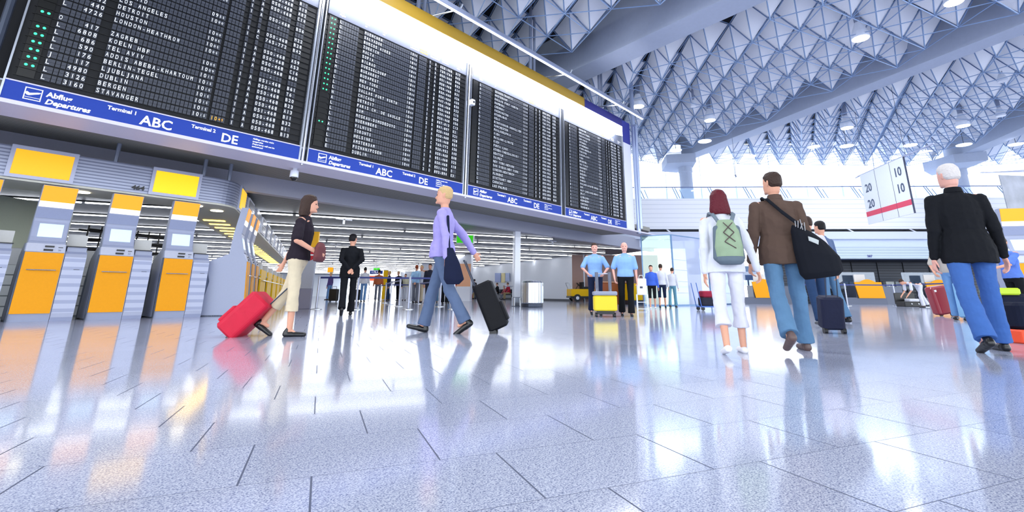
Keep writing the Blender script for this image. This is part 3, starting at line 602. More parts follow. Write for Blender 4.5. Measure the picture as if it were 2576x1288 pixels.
# hanging bulkhead over the kiosks: straight, rounded corner, then along the side row
cor = stripes('corrugated_lilac', '#9aa0b4', '#6d7389', 2, .062, .4, .35, .35, .5)
bh = thing('sign_bulkhead', 'corrugated grey bulkhead band hanging over the kiosks and bending round the corner', 'bulkhead', (0,12.3,0))
P_ = [(-6,0),(3.5,0)]
c0 = Vector((3.5,.72)); 
for k in range(1, 9):
    a = -PI/2+R(63.4)*k/8*1.0; P_.append((c0.x+.72*math.cos(a), c0.y+.72*math.sin(a)))
e_ = Vector(P_[-1]); P_.append(tuple(e_+bd_*24))
q = MB()
for a, b in zip(P_, P_[1:]):
    a = Vector(a); b = Vector(b); d = (b-a).normalized(); n = Vector((-d.y, d.x)); q.prism([tuple(a),tuple(b),tuple(b+n*.3),tuple(a+n*.3)], 2.44, 3.0)
q.obj('corrugated_band', cor, bh)
q = MB(); so = [(-6,.02),(3.5,.02)]+[tuple(Vector(p)+Vector((0,.0))) for p in P_[2:-1]]+[tuple(e_+bd_*24)]+[tuple(e_+bd_*24+Vector((-1.1,.55)))]+[tuple(e_+Vector((-1.1,.55)))]+[(3.0,1.1),(-6,1.1)]
q.prism(so, 2.40, 2.445); q.obj('underside', mat('underside_cream', '#cfcdbf', .5), bh)
q = MB()
for x in (1.4,2.15,3.35,3.9,-1.0): q.lathe([(.13,2.385),(.13,2.402)], (x,.5 if x < 3.8 else .9,0), 16)
q.obj('downlight', mat('downlight_cream', '#fff3d0', .4, emit=2.5), bh)
q = MB()
for k in range(26):
    p = e_+bd_*(2.2+.85*k)+Vector((-.5,.25)); d = bd_; n = Vector((-d.y,d.x)); q.prism([tuple(p),tuple(p+n*.5),tuple(p+n*.5+d*.16),tuple(p+d*.16)], 2.385, 2.4)
q.obj('warm_light', mat('warm_light', '#ffcf4a', .4, emit=3.), bh)
for x in (1.75, 3.3, 3.82): q = MB(); q.tube((x,.18,2.98),(x,.18,3.45), .04, n=10); q.obj('hanger_rod', GREYM, bh)
def sign(x0, x1, nm, lab, mm):
    t = thing('lit_sign', lab, 'sign', (x0,12.26,2.44))
    q = MB(); q.box(0,x1-x0,0,.06,0,.58); q.obj('frame', mat('sign_frame_lilac', '#a9aec4', .35, .2), t)
    q = MB(); q.rbox(.06,x1-x0-.06,-.012,.0,.06,.51,.0055); q.obj('lit_face', mm, t); return t
sign(.30, 1.19, 'a', 'large blank glowing yellow-orange sign, leftmost, above the first kiosk', LITY)
sign(2.34, 3.23, 'b', 'blank bright yellow sign on the bulkhead right of the number 464', mat('lit_sign_lemon', '#ffc400', .5, emit=.25))
q = MB(); line(q, '464', 2.06, 2.50, 12.27, .085, .035, wide=1.15); tag(q.obj('bay_number', BLACK), 'black bay number 464 on the corrugated bulkhead', 'sign')
q = MB(); line(q, '465', -.1, 2.56, 12.27, .1, .035, wide=1.15); tag(q.obj('bay_number', BLACK), 'black bay number cut by the left picture edge', 'sign')
rs = thing('lit_sign', 'narrow yellow sign seen edge-on at the rounded corner of the bulkhead', 'sign', (e_.x+bd_.x*.1+.03, 12.3+e_.y+bd_.y*.1-.03, 2.42), 63.4)
q = MB(); q.box(0,.9,0,.06,0,.6); q.obj('frame', mat('sign_frame_lilac', ''), rs); q = MB(); q.box(.06,.84,-.012,0,.06,.53); q.obj('lit_face', mat('lit_sign_lemon', ''), rs)
for i in range(9):
    p = e_+bd_*(1.6+1.9*i); t = thing('flight_monitor', 'x', 'monitor', (p.x+.03, 12.3+p.y-.03, 2.46), 63.4, 'white framed monitors along the side bulkhead')
    t['label'] = 'white framed grey monitor panel on the side bulkhead above the yellow counters'
    q = MB(); q.box(0,1.15,0,.05,0,.52); q.obj('frame', WHITE, t); q = MB()
    for a in range(3 if i > 1 else 1):
        for b in range(2): w_ = 1.07/(3 if i > 1 else 1); q.box(.04+a*w_+.02,.04+(a+1)*w_-.02,-.01,0,.04+b*.23,.04+b*.23+.19)
    q.obj('screen', mat('monitor_screen_grey', '#77747c', .3), t)
# shop walls and dark goods area behind kiosks on the left
sw = MB(); sw.box(-13.9,-13.7,13.4,70,0,3.08); struct(sw.obj('wall_left', mat('hall_left_wall', '#c9d4c8', .5)))
cu = MB(); n = 12; cu.prism([(-3,15.6),(.2,15.6),(1.4,16.4),(1.9,17.8),(1.2,19.6),(-3,20)], 0, 2.55); tag(cu.obj('curved_kiosk_wall', mat('curved_wall_pale_green', '#cfd8c6', .5)), 'pale curved booth wall behind the left kiosks', 'wall')
sh = thing('wire_rack', 'dark wire rack between the first and second kiosks', 'rack', (2.2,17.2,0), 20)
q = MB()
for z in (1.6,1.85,2.1): q.tube((0,0,z),(2.4,0,z), .03); q.tube((0,.4,z),(2.4,.4,z), .03)
for k in range(9): q.tube((k*.3,0,1.5),(k*.3,0,2.2), .02)
q.tube((.1,.2,0),(.1,.2,1.6), .03); q.tube((2.3,.2,0),(2.3,.2,1.6), .03); q.obj('frame', BLACK, sh)
# ---------------------------------------------------------------- no-entry column, stanchions, bin, cart, signs
ne = thing('sign_pillar', 'grey sign pillar with a yellow top and a round red no-entry mark', 'sign', (7.52,15.75,0), -42)
q = MB(); q.rbox(-.21,.21,-.06,.06,.0,.62,.02); q.obj('base', mat('pillar_base_grey', '#8d8ea6', .4), ne)
q = MB(); q.rbox(-.21,.21,-.055,.055,.62,1.93,.02); q.obj('panel', mat('pillar_panel_grey', '#aeb4c6', .4), ne)
q = MB(); q.rbox(-.22,.22,-.06,.06,1.93,2.44,.02); q.obj('header', mat('header_mustard', '#f0b31a', .4, emit=.05), ne)
q = MB(); q.tube((0,-.062,1.68),(0,-.075,1.68), .18, n=28); q.obj('no_entry_disc', RED, ne)
q = MB(); q.box(-.13,.13,-.08,-.074,1.655,1.705); q.obj('bar', WHITE, ne)
SPTS = [(8.3,14.0),(9.56,13.08),(10.59,12.13),(7.63,15.15),(11.26,16.0),(12.25,14.8),(13.84,17.4),(12.77,18.8),(14.9,19.6),(14.7,22.1),(16.3,20.9),(17.8,27.3),(17.6,24.0),(20.4,31.5),(10.55,18.1),(13.4,23.1),(23,36),(25.5,41)]
LB = ['foremost left post of the queue barrier, beside the man in the black suit','foremost middle post of the queue barrier','foremost right post of the queue barrier, by the purple-shirted walker','barrier post just right of the no-entry pillar']
def stanchion(p, label, belts=(), grp='queue barrier posts in the hall', bc='belt_navy', bcol='#27357c'):
    t = thing('barrier_post', label, 'barrier post', (p[0],p[1],0), 0, grp)
    q = MB(); q.lathe([(.17,0),(.17,.012),(.12,.022),(.05,.04)], n=24); q.obj('base', STEEL, t, smooth=False)
    q = MB(); q.tube((0,0,.03),(0,0,.93), .032, n=14); q.obj('pole', mat('pole_lilac_steel', '#b3b8cc', .3, .4), t)
    q = MB(); q.lathe([(.036,.9),(.036,1.0),(.025,1.02)], n=14); q.obj('head', KLIGHT, t)
    for b in belts:
        d = Vector((b[0]-p[0], b[1]-p[1])); n = Vector((-d.y, d.x)).normalized()*.004; q = MB()
        q.prism([tuple(d.normalized()*.036+n),tuple(d-d.normalized()*.036+n),tuple(d-d.normalized()*.036-n),tuple(d.normalized()*.036-n)], .93, .985); q.obj('belt', mat(bc, bcol, .5), t)
    return t
BL = {0:[SPTS[1]],1:[SPTS[2]],5:[SPTS[6]],6:[SPTS[8]],4:[SPTS[7]],7:[SPTS[9]],8:[SPTS[10]],2:[SPTS[5]],9:[SPTS[12]],12:[SPTS[11]],3:[SPTS[0]],14:[SPTS[15]]}
for i, p in enumerate(SPTS):
    stanchion(p, LB[i] if i < 4 else 'slim grey queue barrier post among the people waiting in the hall', BL.get(i, ()))
bn = thing('litter_bin', 'round stainless steel litter bin beside the slim white column', 'bin', (14.75,12.35,0), -50)
q = MB(); q.lathe([(.41,0),(.42,.02),(.42,.12)], n=30); q.obj('plinth', DSTEEL, bn)
q = MB(); q.lathe([(.4,.12),(.42,.16),(.42,.9),(.38,.97),(.2,.99)], n=30); q.obj('drum', stripes('bin_steel', '#c9ced6', '#8f96a3', 0, .11, .1, .25, .85, .2), bn)
q = MB()
for k in range(3): a = R(-50+k*25); q.tube((.425*math.cos(a),.425*math.sin(a),.16),(.425*math.cos(a),.425*math.sin(a),.9), .02)
q.obj('rib', STEEL, bn)
q = MB(); q.box(.2,.43,-.1,.1,.78,.88); q.obj('opening', BLACK, bn)
# small yellow electric cart
c_ = at(1476,757); cart = thing('electric_cart', 'small yellow electric cart with black seats in front of the white hall wall', 'cart', (c_.x*.9,c_.y*.9,0), 140-180)
s_ = 1.0
def cb(name, m, f):
    q = MB(); f(q); q.v = [(x*s_,y*s_,z*s_) for x,y,z in q.v]; return q.obj(name, m, cart)
cb('body', YEL, lambda q: (q.side([(-.6,.35),(-.6,.8),(.6,.8),(.6,.35)], -1.2, 1.1), q.side([(-.55,.3),(-.55,.62),(.55,.62),(.55,.3)], 1.1, 1.35)))
cb('chassis', BLACK, lambda q: q.box(-1.25,1.2,-.55,.55,.24,.36))
cb('seat', mat('seat_black', '#14161b', .6), lambda q: (q.rbox(-.35,.2,-.55,.55,.8,.95,.05), q.rbox(-.45,-.3,-.55,.55,.8,1.25,.05), q.rbox(.45,1.0,-.55,.55,.8,.95,.05), q.rbox(.95,1.1,-.55,.55,.8,1.25,.05)))
cb('grab_rail', STEEL, lambda q: q.path([(-1.15,-.5,.8),(-1.3,-.5,1.2),(-1.3,.5,1.2),(-1.15,.5,.8)], .02))
cb('steering_wheel', BLACK, lambda q: (q.tube((-.8,-.25,.8),(-.62,-.25,1.08), .02), q.tube((-.63,-.25,1.07),(-.61,-.25,1.09), .17, n=16)))
for x in (-.8, .85):
    for y in (-.6, .6):
        q = MB(); q.tube((x,y-.07,.24),(x,y+.07,.24), .24, n=20); q.mi = 1; q.tube((x,y-.075,.24),(x,y+.075,.24), .11, n=14); q.obj('wheel', [BLACK, WHITE], cart)
# hanging signs
def hsign(name, lab, x, y, D, w, h, mm, rot=None, txt=None, side=None, ceil=3.08, dp=.12):
    p = atD(x, y, D); t = thing(name, lab, 'sign', (p.x,p.y,p.z), math.degrees(HEAD)-90 if rot is None else rot)
    q = MB(); q.box(-w/2,w/2,-dp/2,dp/2,-h/2,h/2); q.obj('box', WHITE, t)
    q = MB(); q.box(-w/2+.02,w/2-.02,-dp/2-.01,-dp/2,-h/2+.03,h/2-.02); q.obj('face', mm, t)
    if ceil: q = MB(); q.tube((0,0,h/2),(0,0,ceil-p.z), .012); q.obj('rod', GREYM, t)
    if txt: q = MB(); line(q, txt, -w*.38, -h*.22, -dp/2-.014, h*.5, .02); q.obj('lettering', TXTW, t)
    return t
GRL = mat('lit_green', '#2fae18', .6, emit=.3, spec=.2)
g_ = hsign('exit_sign', 'green lit hanging exit sign box with a white pictogram on its end', 1171, 603, 20.5, .72, .36, GRL, dp=.34)
q = MB(); q.box(-.37,-.36,-.12,.12,-.14,.14); q.obj('end_face', GRL, g_); q = MB(); q.box(-.38,-.37,-.09,-.06,-.1,.1); q.box(-.38,-.37,.04,.07,-.1,.1); q.box(-.38,-.37,-.06,.04,-.02,.01); q.obj('pictogram', WHITE, g_)
hsign('exit_sign', 'small distant green hanging sign above the queue', 948, 677, 46, .62, .24, GRL)
hsign('hall_sign', 'small navy sign with a white letter C beside the man in the black suit', 893, 684, 40, .65, .3, BLUEB, txt='- C')
hsign('hall_sign', 'navy sign with white letters behind the queue', 947, 685, 40, 1.05, .3, BLUEB, txt='< FILA')
hsign('hall_sign', 'square yellow sign right of the no-entry pillar', 832, 679, 38, .45, .4, LITY)
yt = hsign('hall_totem', 'tall yellow totem standing behind the queue', 969, 716.5, 40, .4, 2.3, YEL, ceil=0)
hsign('shop_sign', 'blurred orange shop sign behind the queue', 937, 700, 48, .9, .5, mat('shop_orange', '#f2683c', .5, emit=.3))
for (x, y, D, l) in ((867,538,17,'white T-shaped ceiling fixture nearest the boards'),(846,603,26,'white T-shaped ceiling fixture above the black-suited man'),(1390,611,24,'small white ceiling fixture right of the slim column')):
    p = atD(x, y, D); q = MB(); q.box(p.x-.3,p.x+.3,p.y-.03,p.y+.03,3.0,3.05); q.box(p.x-.03,p.x+.03,p.y-.03,p.y+.03,2.85,3.05); tag(q.obj('ceiling_fixture', WHITE), l, 'fixture')
# glass shop front at the right end of the hall
def gpane(name, A_, B_, z0, z1, m, lab, frame=True):
    A_ = Vector(A_); B_ = Vector(B_); L_ = (B_-A_).length; t = thing(name, lab, 'glass wall', (A_.x,A_.y,0), math.degrees(math.atan2(B_.y-A_.y, B_.x-A_.x)))
    q = MB(); q.box(0,L_,-.006,.006,z0,z1); q.obj('pane', m, t)
    q = MB(); q.box(0,L_,-.03,.03,0,.06); q.box(-.025,.025,-.03,.03,0,z1); q.box(L_-.025,L_+.025,-.03,.03,0,z1); q.box(0,L_,-.02,.02,z1-.04,z1)
    q.obj('frame', mat('glass_frame_blue', '#5c7ba0', .3, .5), t); return t
gA = at(1622,769)[:2]; gB = at(1700,770)[:2]; gC = at(1790,768)[:2]; gD = atD(1868,765,26.6)[:2]
gpane('glass_partition', gA, gB, .06, 3.1, GGREEN, 'greenish glass partition under the end of the boards ledge')
gpane('glass_partition', gB, gC, .06, 3.1, MILK, 'frosted bluish glass wall left of the red-haired woman')
gpane('glass_partition', gC, gD, .06, 3.1, MILK, 'frosted glass wall behind the red-haired woman')
st_ = MB()
a_ = Vector((*gB,0)); b_ = Vector((*gD,0)); d_ = (b_-a_).normalized(); n_ = Vector((-d_.y,d_.x,0))*.06
for z in (.55,1.05,1.55,2.0): st_.tube(a_+Vector((0,0,z))-n_*.0+n_, b_+Vector((0,0,z))+n_, .012, n=6)
tag(st_.obj('yellow_line', mat('stripe_yellow', '#e7c55a', .5)), 'thin yellow lines behind the frosted glass wall', 'lines')
tk = thing('shop_counter', 'brown counter behind the two men in blue shirts', 'counter', tuple(at(1545,765))[:2]+(0,), -30)
q = MB(); q.rbox(-.9,.9,-.4,.4,0,1.05,.05); q.obj('body', mat('counter_brown', '#a5572a', .5), tk); q = MB(); q.box(-.95,.95,-.45,.45,1.05,1.1); q.obj('top', mat('counter_tan', '#d9a27e', .5), tk)
tk = thing('shop_counter', 'yellow counter behind the feet of the right blue-shirted man', 'counter', tuple(at(1592,766))[:2]+(0,), -30)
q = MB(); q.rbox(-.35,.35,-.4,.4,.2,1.0,.05); q.obj('body', YEL, tk); q = MB(); q.box(-.35,.35,-.38,.38,0,.2); q.obj('base', DSTEEL, tk)
bw = MB(); p = atD(1560,700,33); bw.box(-3.2,2.6,0,.2,0,3.05); o = bw.obj('wall_shop', mat('shop_wall_brown', '#a5857a', .6)); o.location = (p.x,p.y,0); o.rotation_euler = (0,0,HEAD-PI/2); struct(o)
# ================================================================ FAR SIDE: COUNTERS, BANNERS, LAMPS
def lamp(x, y, z, r, lab, lit=True, rod=True):
    p = at(x, y, z); t = thing('high_bay_lamp', lab, 'pendant lamp', (p.x,p.y,z), 0, None)
    q = MB(); q.lathe([(r*.35,.5*r/.25),(r*.38,.8*r/.25),(r*.38,1.4*r/.25),(r*.3,1.45*r/.25)], n=16); q.obj('housing', GREYM, t)
    q = MB(); q.lathe([(r*.96,0),(r,.02),(r*.9,.2*r/.25),(r*.36,.55*r/.25)], n=22); q.obj('reflector', mat('reflector_white', '#b9c2d6', .3, emit=.08), t)
    q = MB(); q.lathe([(r*.9,-.012),(r*.9,-.002)], n=22); q.obj('lens', LAMP if lit else WHITE, t)
    if rod: q = MB(); q.tube((0,0,1.45*r/.25),(0,0,max(11.9-z, 1.5*r/.25)), .012, n=5); q.obj('cable', BLACK, t)
for a in ((2165,97,9.7,.3,'largest and brightest pendant lamp, in the ceiling lattice at the upper right'),(1786,303,9.6,.3,'bright pendant lamp above the red-haired woman, left of the middle beam'),(1606,268,9.6,.3,'bright pendant lamp beside the end of the light rail'),(2131,322,9.6,.33,'bright pendant lamp in the lattice above the number banner'),(2423,317,9.6,.33,'bright pendant lamp in the lattice above the white-haired man'),(2400,6,9.8,.28,'pendant lamp cut by the top picture edge'),(2523,205,10,.2,'small unlit pendant lamp near the right edge'),(1745,268,9.8,.16,'small dim pendant lamp left of the middle beam'),(2518,292,9.8,.22,'dim pendant lamp at the right end of the second lattice')): lamp(*a, lit=a[3] > .23)
DL = ['white dish lamp left of the column top','white dish lamp just above the column','white dish lamp hanging below the second lattice, far left','white dish lamp in the middle of the second lattice','white dish lamp left of the number banner','white dish lamp above the number banner','white dish lamp near the right column','white dish lamp by the beam at the right column','white dish lamp at the far right edge']
for (x, y, D), l in zip(((1700,379,30),(1773,356,27),(1887,394,31),(2047,370,30),(2130,368,28),(2290,366,29),(2425,365,27),(2330,383,33),(2556,364,28)), DL):
    p = atD(x, y, D); t = thing('dish_lamp', l, 'pendant lamp', p, 0, None)
    q = MB(); q.lathe([(.1,.1),(.38,.03),(.38,0),(.36,-.01)][::-1], n=20); q.obj('dish', mat('dish_white', '#f3f7ff', .4, emit=.6), t)
    q = MB(); q.tube((0,0,.1),(0,0,11.88-p.z if D < 30 else 1.2), .014, n=5); q.obj('rod', DSTEEL, t)
# hanging number banner
A_ = at(2186,565,3.9); dirb = None
B_ = at(2302,536,3.9); L_ = (B_-A_).length; brot = math.degrees(math.atan2(B_.y-A_.y, B_.x-A_.x)); H_ = tall(A_, 442)-3.9
bn_ = thing('number_banner', 'white hanging banner with 20 and 10 in black and a red stripe', 'banner', A_, brot)
q = MB(); q.box(0,L_,-.02,.02,0,H_); q.obj('sheet', mat('banner_white', '#e9ecf6', .5, emit=.0), bn_)
q = MB(); q.box(0,L_,-.026,-.021,.38,.62); q.obj('red_stripe', mat('banner_red', '#e0405e', .5), bn_)
q = MB()
for f in (.36,.7): q.box(L_*f-.008,L_*f+.008,-.027,-.021,0,H_)
q.box(L_-.02,L_+.015,-.03,.03,0,H_); q.obj('seam', mat('seam_dark', '#2c3350', .5), bn_)
q = MB()
def bt(txt, fx, z):
    vs, fs = glyph(txt, .02); sc2 = .4/.7; w = max(v[0] for v in vs)*sc2; q.add([(L_*fx+v[0]*sc2-w/2, -.028, z+v[1]*sc2) for v in vs], fs)
bq = MB(); q = bq
bt('20', .16, H_-.95); bt('20', .16, H_-1.75); bt('10', .84, H_-.75); bt('10', .84, H_-1.5)
bq.obj('lettering', mat('banner_digits', '#3c4a66', .5), bn_)
q = MB(); q.tube((-.9,.25,H_+.1),(L_+1.6,.25,H_+.1), .035); q.tube((-.2,0,H_+.02),(L_+.6,0,H_+.02), .03); q.tube((0,0,H_),(-.1,.3,H_+.15), .02); q.tube((L_,0,H_),(L_,.3,H_+.15), .02); q.obj('support_bar', mat('bar_lilac', '#b9bfd6', .4, .3), bn_)
q = MB(); q.tube((.4,.1,H_),(.4,.1,9.75-A_.z), .008, n=5); q.tube((L_,.1,H_),(L_,.1,9.75-A_.z), .008, n=5); q.obj('cable', DSTEEL, bn_)
# grey photo banner at right edge
A2 = at(2545,566,4.0); b2_ = thing('photo_banner', 'grey blurred photographic banner hanging at the right edge', 'banner', A2, math.degrees(HEAD)-90+8)
pm = mat('photo_grey', '#a7abb6', .5, bscale=1.2, var=.55)
q = MB(); q.box(0,2.6,-.02,.02,0,tall(A2, 440)-4.0); q.obj('sheet', pm, b2_)
q = MB(); hh = tall(A2, 440)-4.0; q.tube((-1.2,-.1,hh+.05),(3,-.1,hh+.3), .03); q.tube((-.6,.1,hh+.12),(3,.1,hh+.45), .03); q.obj('support_bar', mat('bar_lilac', ''), b2_)
for (x, y0, y1, D, l) in ((1850,385,440,27,'thin cable with a small hook hanging over the walking couple'),(2200,400,438,30,'thin cable hanging left of the number banner')):
    a = atD(x, y1, D); b = atD(x-4, y0, D); q = MB(); q.tube(a, b, .015, n=5); q.tube(a, a+Vector((.1,0,-.1)), .05, n=6); q.tube(b, (b.x,b.y,11.9), .015, n=5); tag(q.obj('hanging_cable', GREYM), l, 'cable')
# far check-in counters
def far_counter(x, lab, w=1.5, D=27.2, yellow=.62):
    p = atD(x, 765, D); t = thing('check_in_counter', lab, 'counter', (p.x,p.y,0), math.degrees(WA), 'far check-in counters')
    q = MB(); q.box(-.6,w,0,.8,0,.36); q.obj('base', mat('counter_base_grey', '#4d5365', .35, .4), t)
    q = MB(); pts = [(.0,.36),(.0,1.0)]; n = 8
    f = MB(); P = [(-.02,.33),(-.16,1.18)]+[(-.12+.5*w*.9+(w*.5)*(k/6-.5)*1.1, 1.18+.15*math.sin(PI*k/6)) for k in range(7)]+[(.9*w*.95,1.18),(.9*w*1.02,.33)]
    N = len(P); f.add([(x_,-.1,z_) for x_, z_ in P]+[(x_,-.04,z_) for x_, z_ in P], [tuple(range(N)), tuple(range(2*N-1,N-1,-1))]+[(i,N+i,N+(i+1)%N,(i+1)%N) for i in range(N)]); f.obj('front_panel', ORANGE, t)
    q = MB(); q.box(-.1,w,0,.8,.36,.98); q.box(w,w+.9,0,.8,0,.95); q.obj('body', mat('counter_steel', '#565c6c', .4, .4), t)
    q = MB(); q.box(.1,.7,.3,.34,1.0,1.6); q.obj('notice', mat('notice_paper', '#dcd8d4', .7), t)
    q = MB(); q.box(-.7,1.6,.85,.87,1.0,1.75); q.obj('glass_screen', glassmat('counter_glass', '#c8d8ec', .12, .1), t); return t
far_counter(2163, 'orange check-in counter between the man in brown and the white-haired man', 1.5)
far_counter(2343, 'orange check-in counter behind the bending person in white', 1.6)
far_counter(1903, 'orange check-in counter seen between the walking couple', 1.3)
sm = MB(); p = atD(1890,690,28.5); q = MB(); q.box(-.9,.5,0,.1,1.3,2.1); o = q.obj('flight_screen', mat('flight_screen_blue', '#28496e', .2, emit=.3)); o.location = (p.x,p.y,0); o.rotation_euler = (0,0,WA); tag(o, 'dark blue flight information screen behind the couple', 'screen')
q = MB(); q.tube((-.2,.05,0),(-.2,.05,1.3), .05); q.obj('stand', DSTEEL, o)
def conveyor(x, D, lab):
    p = atD(x, 765, D); t = thing('baggage_conveyor', lab, 'conveyor', (p.x,p.y,0), math.degrees(WA))
    q = MB(); q.box(0,2.4,0,.8,0,.3); q.obj('base', mat('counter_base_grey', ''), t)
    q = MB()
    for z in (.45,.62,.8): q.tube((0,-.02,z),(2.4,-.02,z), .015)
    for k in range(4): q.tube((k*.8,-.02,.3),(k*.8,-.02,1.0), .018)
    q.obj('guard_rail', STEEL, t)
    q = MB()
    for k in range(4): q.box(.1+k*.55,.55+k*.55,.35,.6,.85,1.25)
    q.obj('paper_box', mat('carton_grey', '#b9bdb8', .7), t); return t
conveyor(2245, 28.2, 'dark baggage conveyor with pale boxes between the far counters'); conveyor(2102, 28.6, 'baggage conveyor rails beside the far orange counter')
RP = [at(2133,769.5), at(2256,769.5), at(2327,772.5)]; mid = RP[0]+(RP[0]-RP[1])*.9; far_ = RP[2]+(RP[2]-RP[1])*1.5
RB = [(RP[0].x,RP[0].y),(RP[1].x,RP[1].y),(RP[2].x,RP[2].y)]
stanchion(RB[0], 'white barrier post, leftmost of three before the far counters', [RB[1],(mid.x,mid.y)], 'barrier posts before the far counters')
stanchion(RB[1], 'white barrier post, middle of three before the far counters', [RB[2]], 'barrier posts before the far counters')
stanchion(RB[2], 'white barrier post, rightmost of three, beside the bending person in white', [(far_.x,far_.y)], 'barrier posts before the far counters')
kp = atD(2568,640,10.6); ky = kiosk('self-service kiosk with a lit orange header cut by the right picture edge', (kp.x-.35,kp.y+.1,0), math.degrees(HEAD)-90-12, '12')
# ================================================================ PEOPLE
SKIN = mat('skin', '#d39a80', .55, bump=.05, bscale=60); SKINP = mat('skin_pink', '#dca394', .55); SKIND = mat('skin_tan', '#b97f63', .55)
def fab(name, c, rough=.85, b=.35, sc=9.): return mat('cloth_'+name, c, rough, bump=b, bscale=sc, var=.12, spec=.2)
DENIM = fab('denim', '#55789a', sc=14.); DENIMD = fab('dark_denim', '#263d60', sc=14.); BLK = fab('black', '#101218'); NAVY = fab('navy', '#1a2440'); WHT = fab('white', '#d3d5df'); WTR = fab('white_trousers', '#cfcfdc')
BRN = fab('brown', '#54433b'); LBL = fab('light_blue', '#84abdc'); BEI = fab('beige', '#cdbfa4'); PUR = fab('lilac', '#9d94cf'); GRY = fab('grey', '#6d7280'); REDC = fab('red', '#a8233a'); SKY = fab('sky_blue', '#9fc6e8'); BLU = fab('royal_blue', '#3f62c4')
SHB = mat('shoe_black', '#0d0e12', .35); SHW = mat('shoe_white', '#e7e6ea', .5); HRED = fab('hair_red', '#5a1624', .45, .5, 60.); HBRN = fab('hair_brown', '#3a2a24', .5, .5, 60.); HBLK = fab('hair_black', '#141216', .5, .5, 60.); HGREY = fab('hair_grey', '#cfc9c8', .5, .5, 60.); HGIN = fab('hair_ginger', '#8a4022', .5, .5, 60.); HBLD = fab('hair_blond', '#c6a878', .5, .5, 60.)
def rotx(p, a, o): # rotate about x axis through o; positive leans forward (+y)
    y, z = p[1]-o[1], p[2]-o[2]; return Vector((p[0], o[1]+y*math.cos(a)+z*math.sin(a), o[2]-y*math.sin(a)+z*math.cos(a)))
def ik(s, t, l1, l2, pole):
    d = t-s; L = min(d.length, (l1+l2)*.995); d = d.normalized(); a = (l1*l1-l2*l2+L*L)/(2*L); h = math.sqrt(max(0, l1*l1-a*a))
    pole = Vector(pole); pole = (pole-d*pole.dot(d)).normalized(); return s+d*a+pole*h, s+d*L
def hand(mb, w, d, n, s, side, curl=.5):
    """w wrist, d direction of the palm, n palm normal (palm side), side +1 = thumb towards cross product"""
    d = d.normalized(); n = Vector(n); n = (n-d*n.dot(d)).normalized(); x = d.cross(n)*side
    pc = w+d*.085*s
    mb.cap(w, w+d*.03*s, .024*s, .03*s, x, .75); mb.cap(w+d*.03*s, pc, .033*s, .037*s, x, .42)
    for i, (off, L) in enumerate(((.028,.07),(.0095,.08),(-.0095,.075),(-.027,.06))):
        b = w+d*.09*s+x*off*s; a = curl*.7; d1 = (d*math.cos(a)+n*math.sin(a)); d2 = (d*math.cos(a*2.3)+n*math.sin(a*2.3))
        m_ = b+d1*L*.5*s; mb.cap(b-d*.012*s, m_, .0092*s, .0085*s); mb.cap(m_, m_+d2*L*.5*s, .0085*s, .0068*s)
    tb_ = w+d*.03*s+x*.027*s; t1 = tb_+(d*.7+x*.75+n*.2).normalized()*.035*s; mb.cap(tb_, t1, .012*s, .010*s); mb.cap(t1, t1+(d+x*.15+n*.35).normalized()*.028*s, .0098*s, .0075*s)
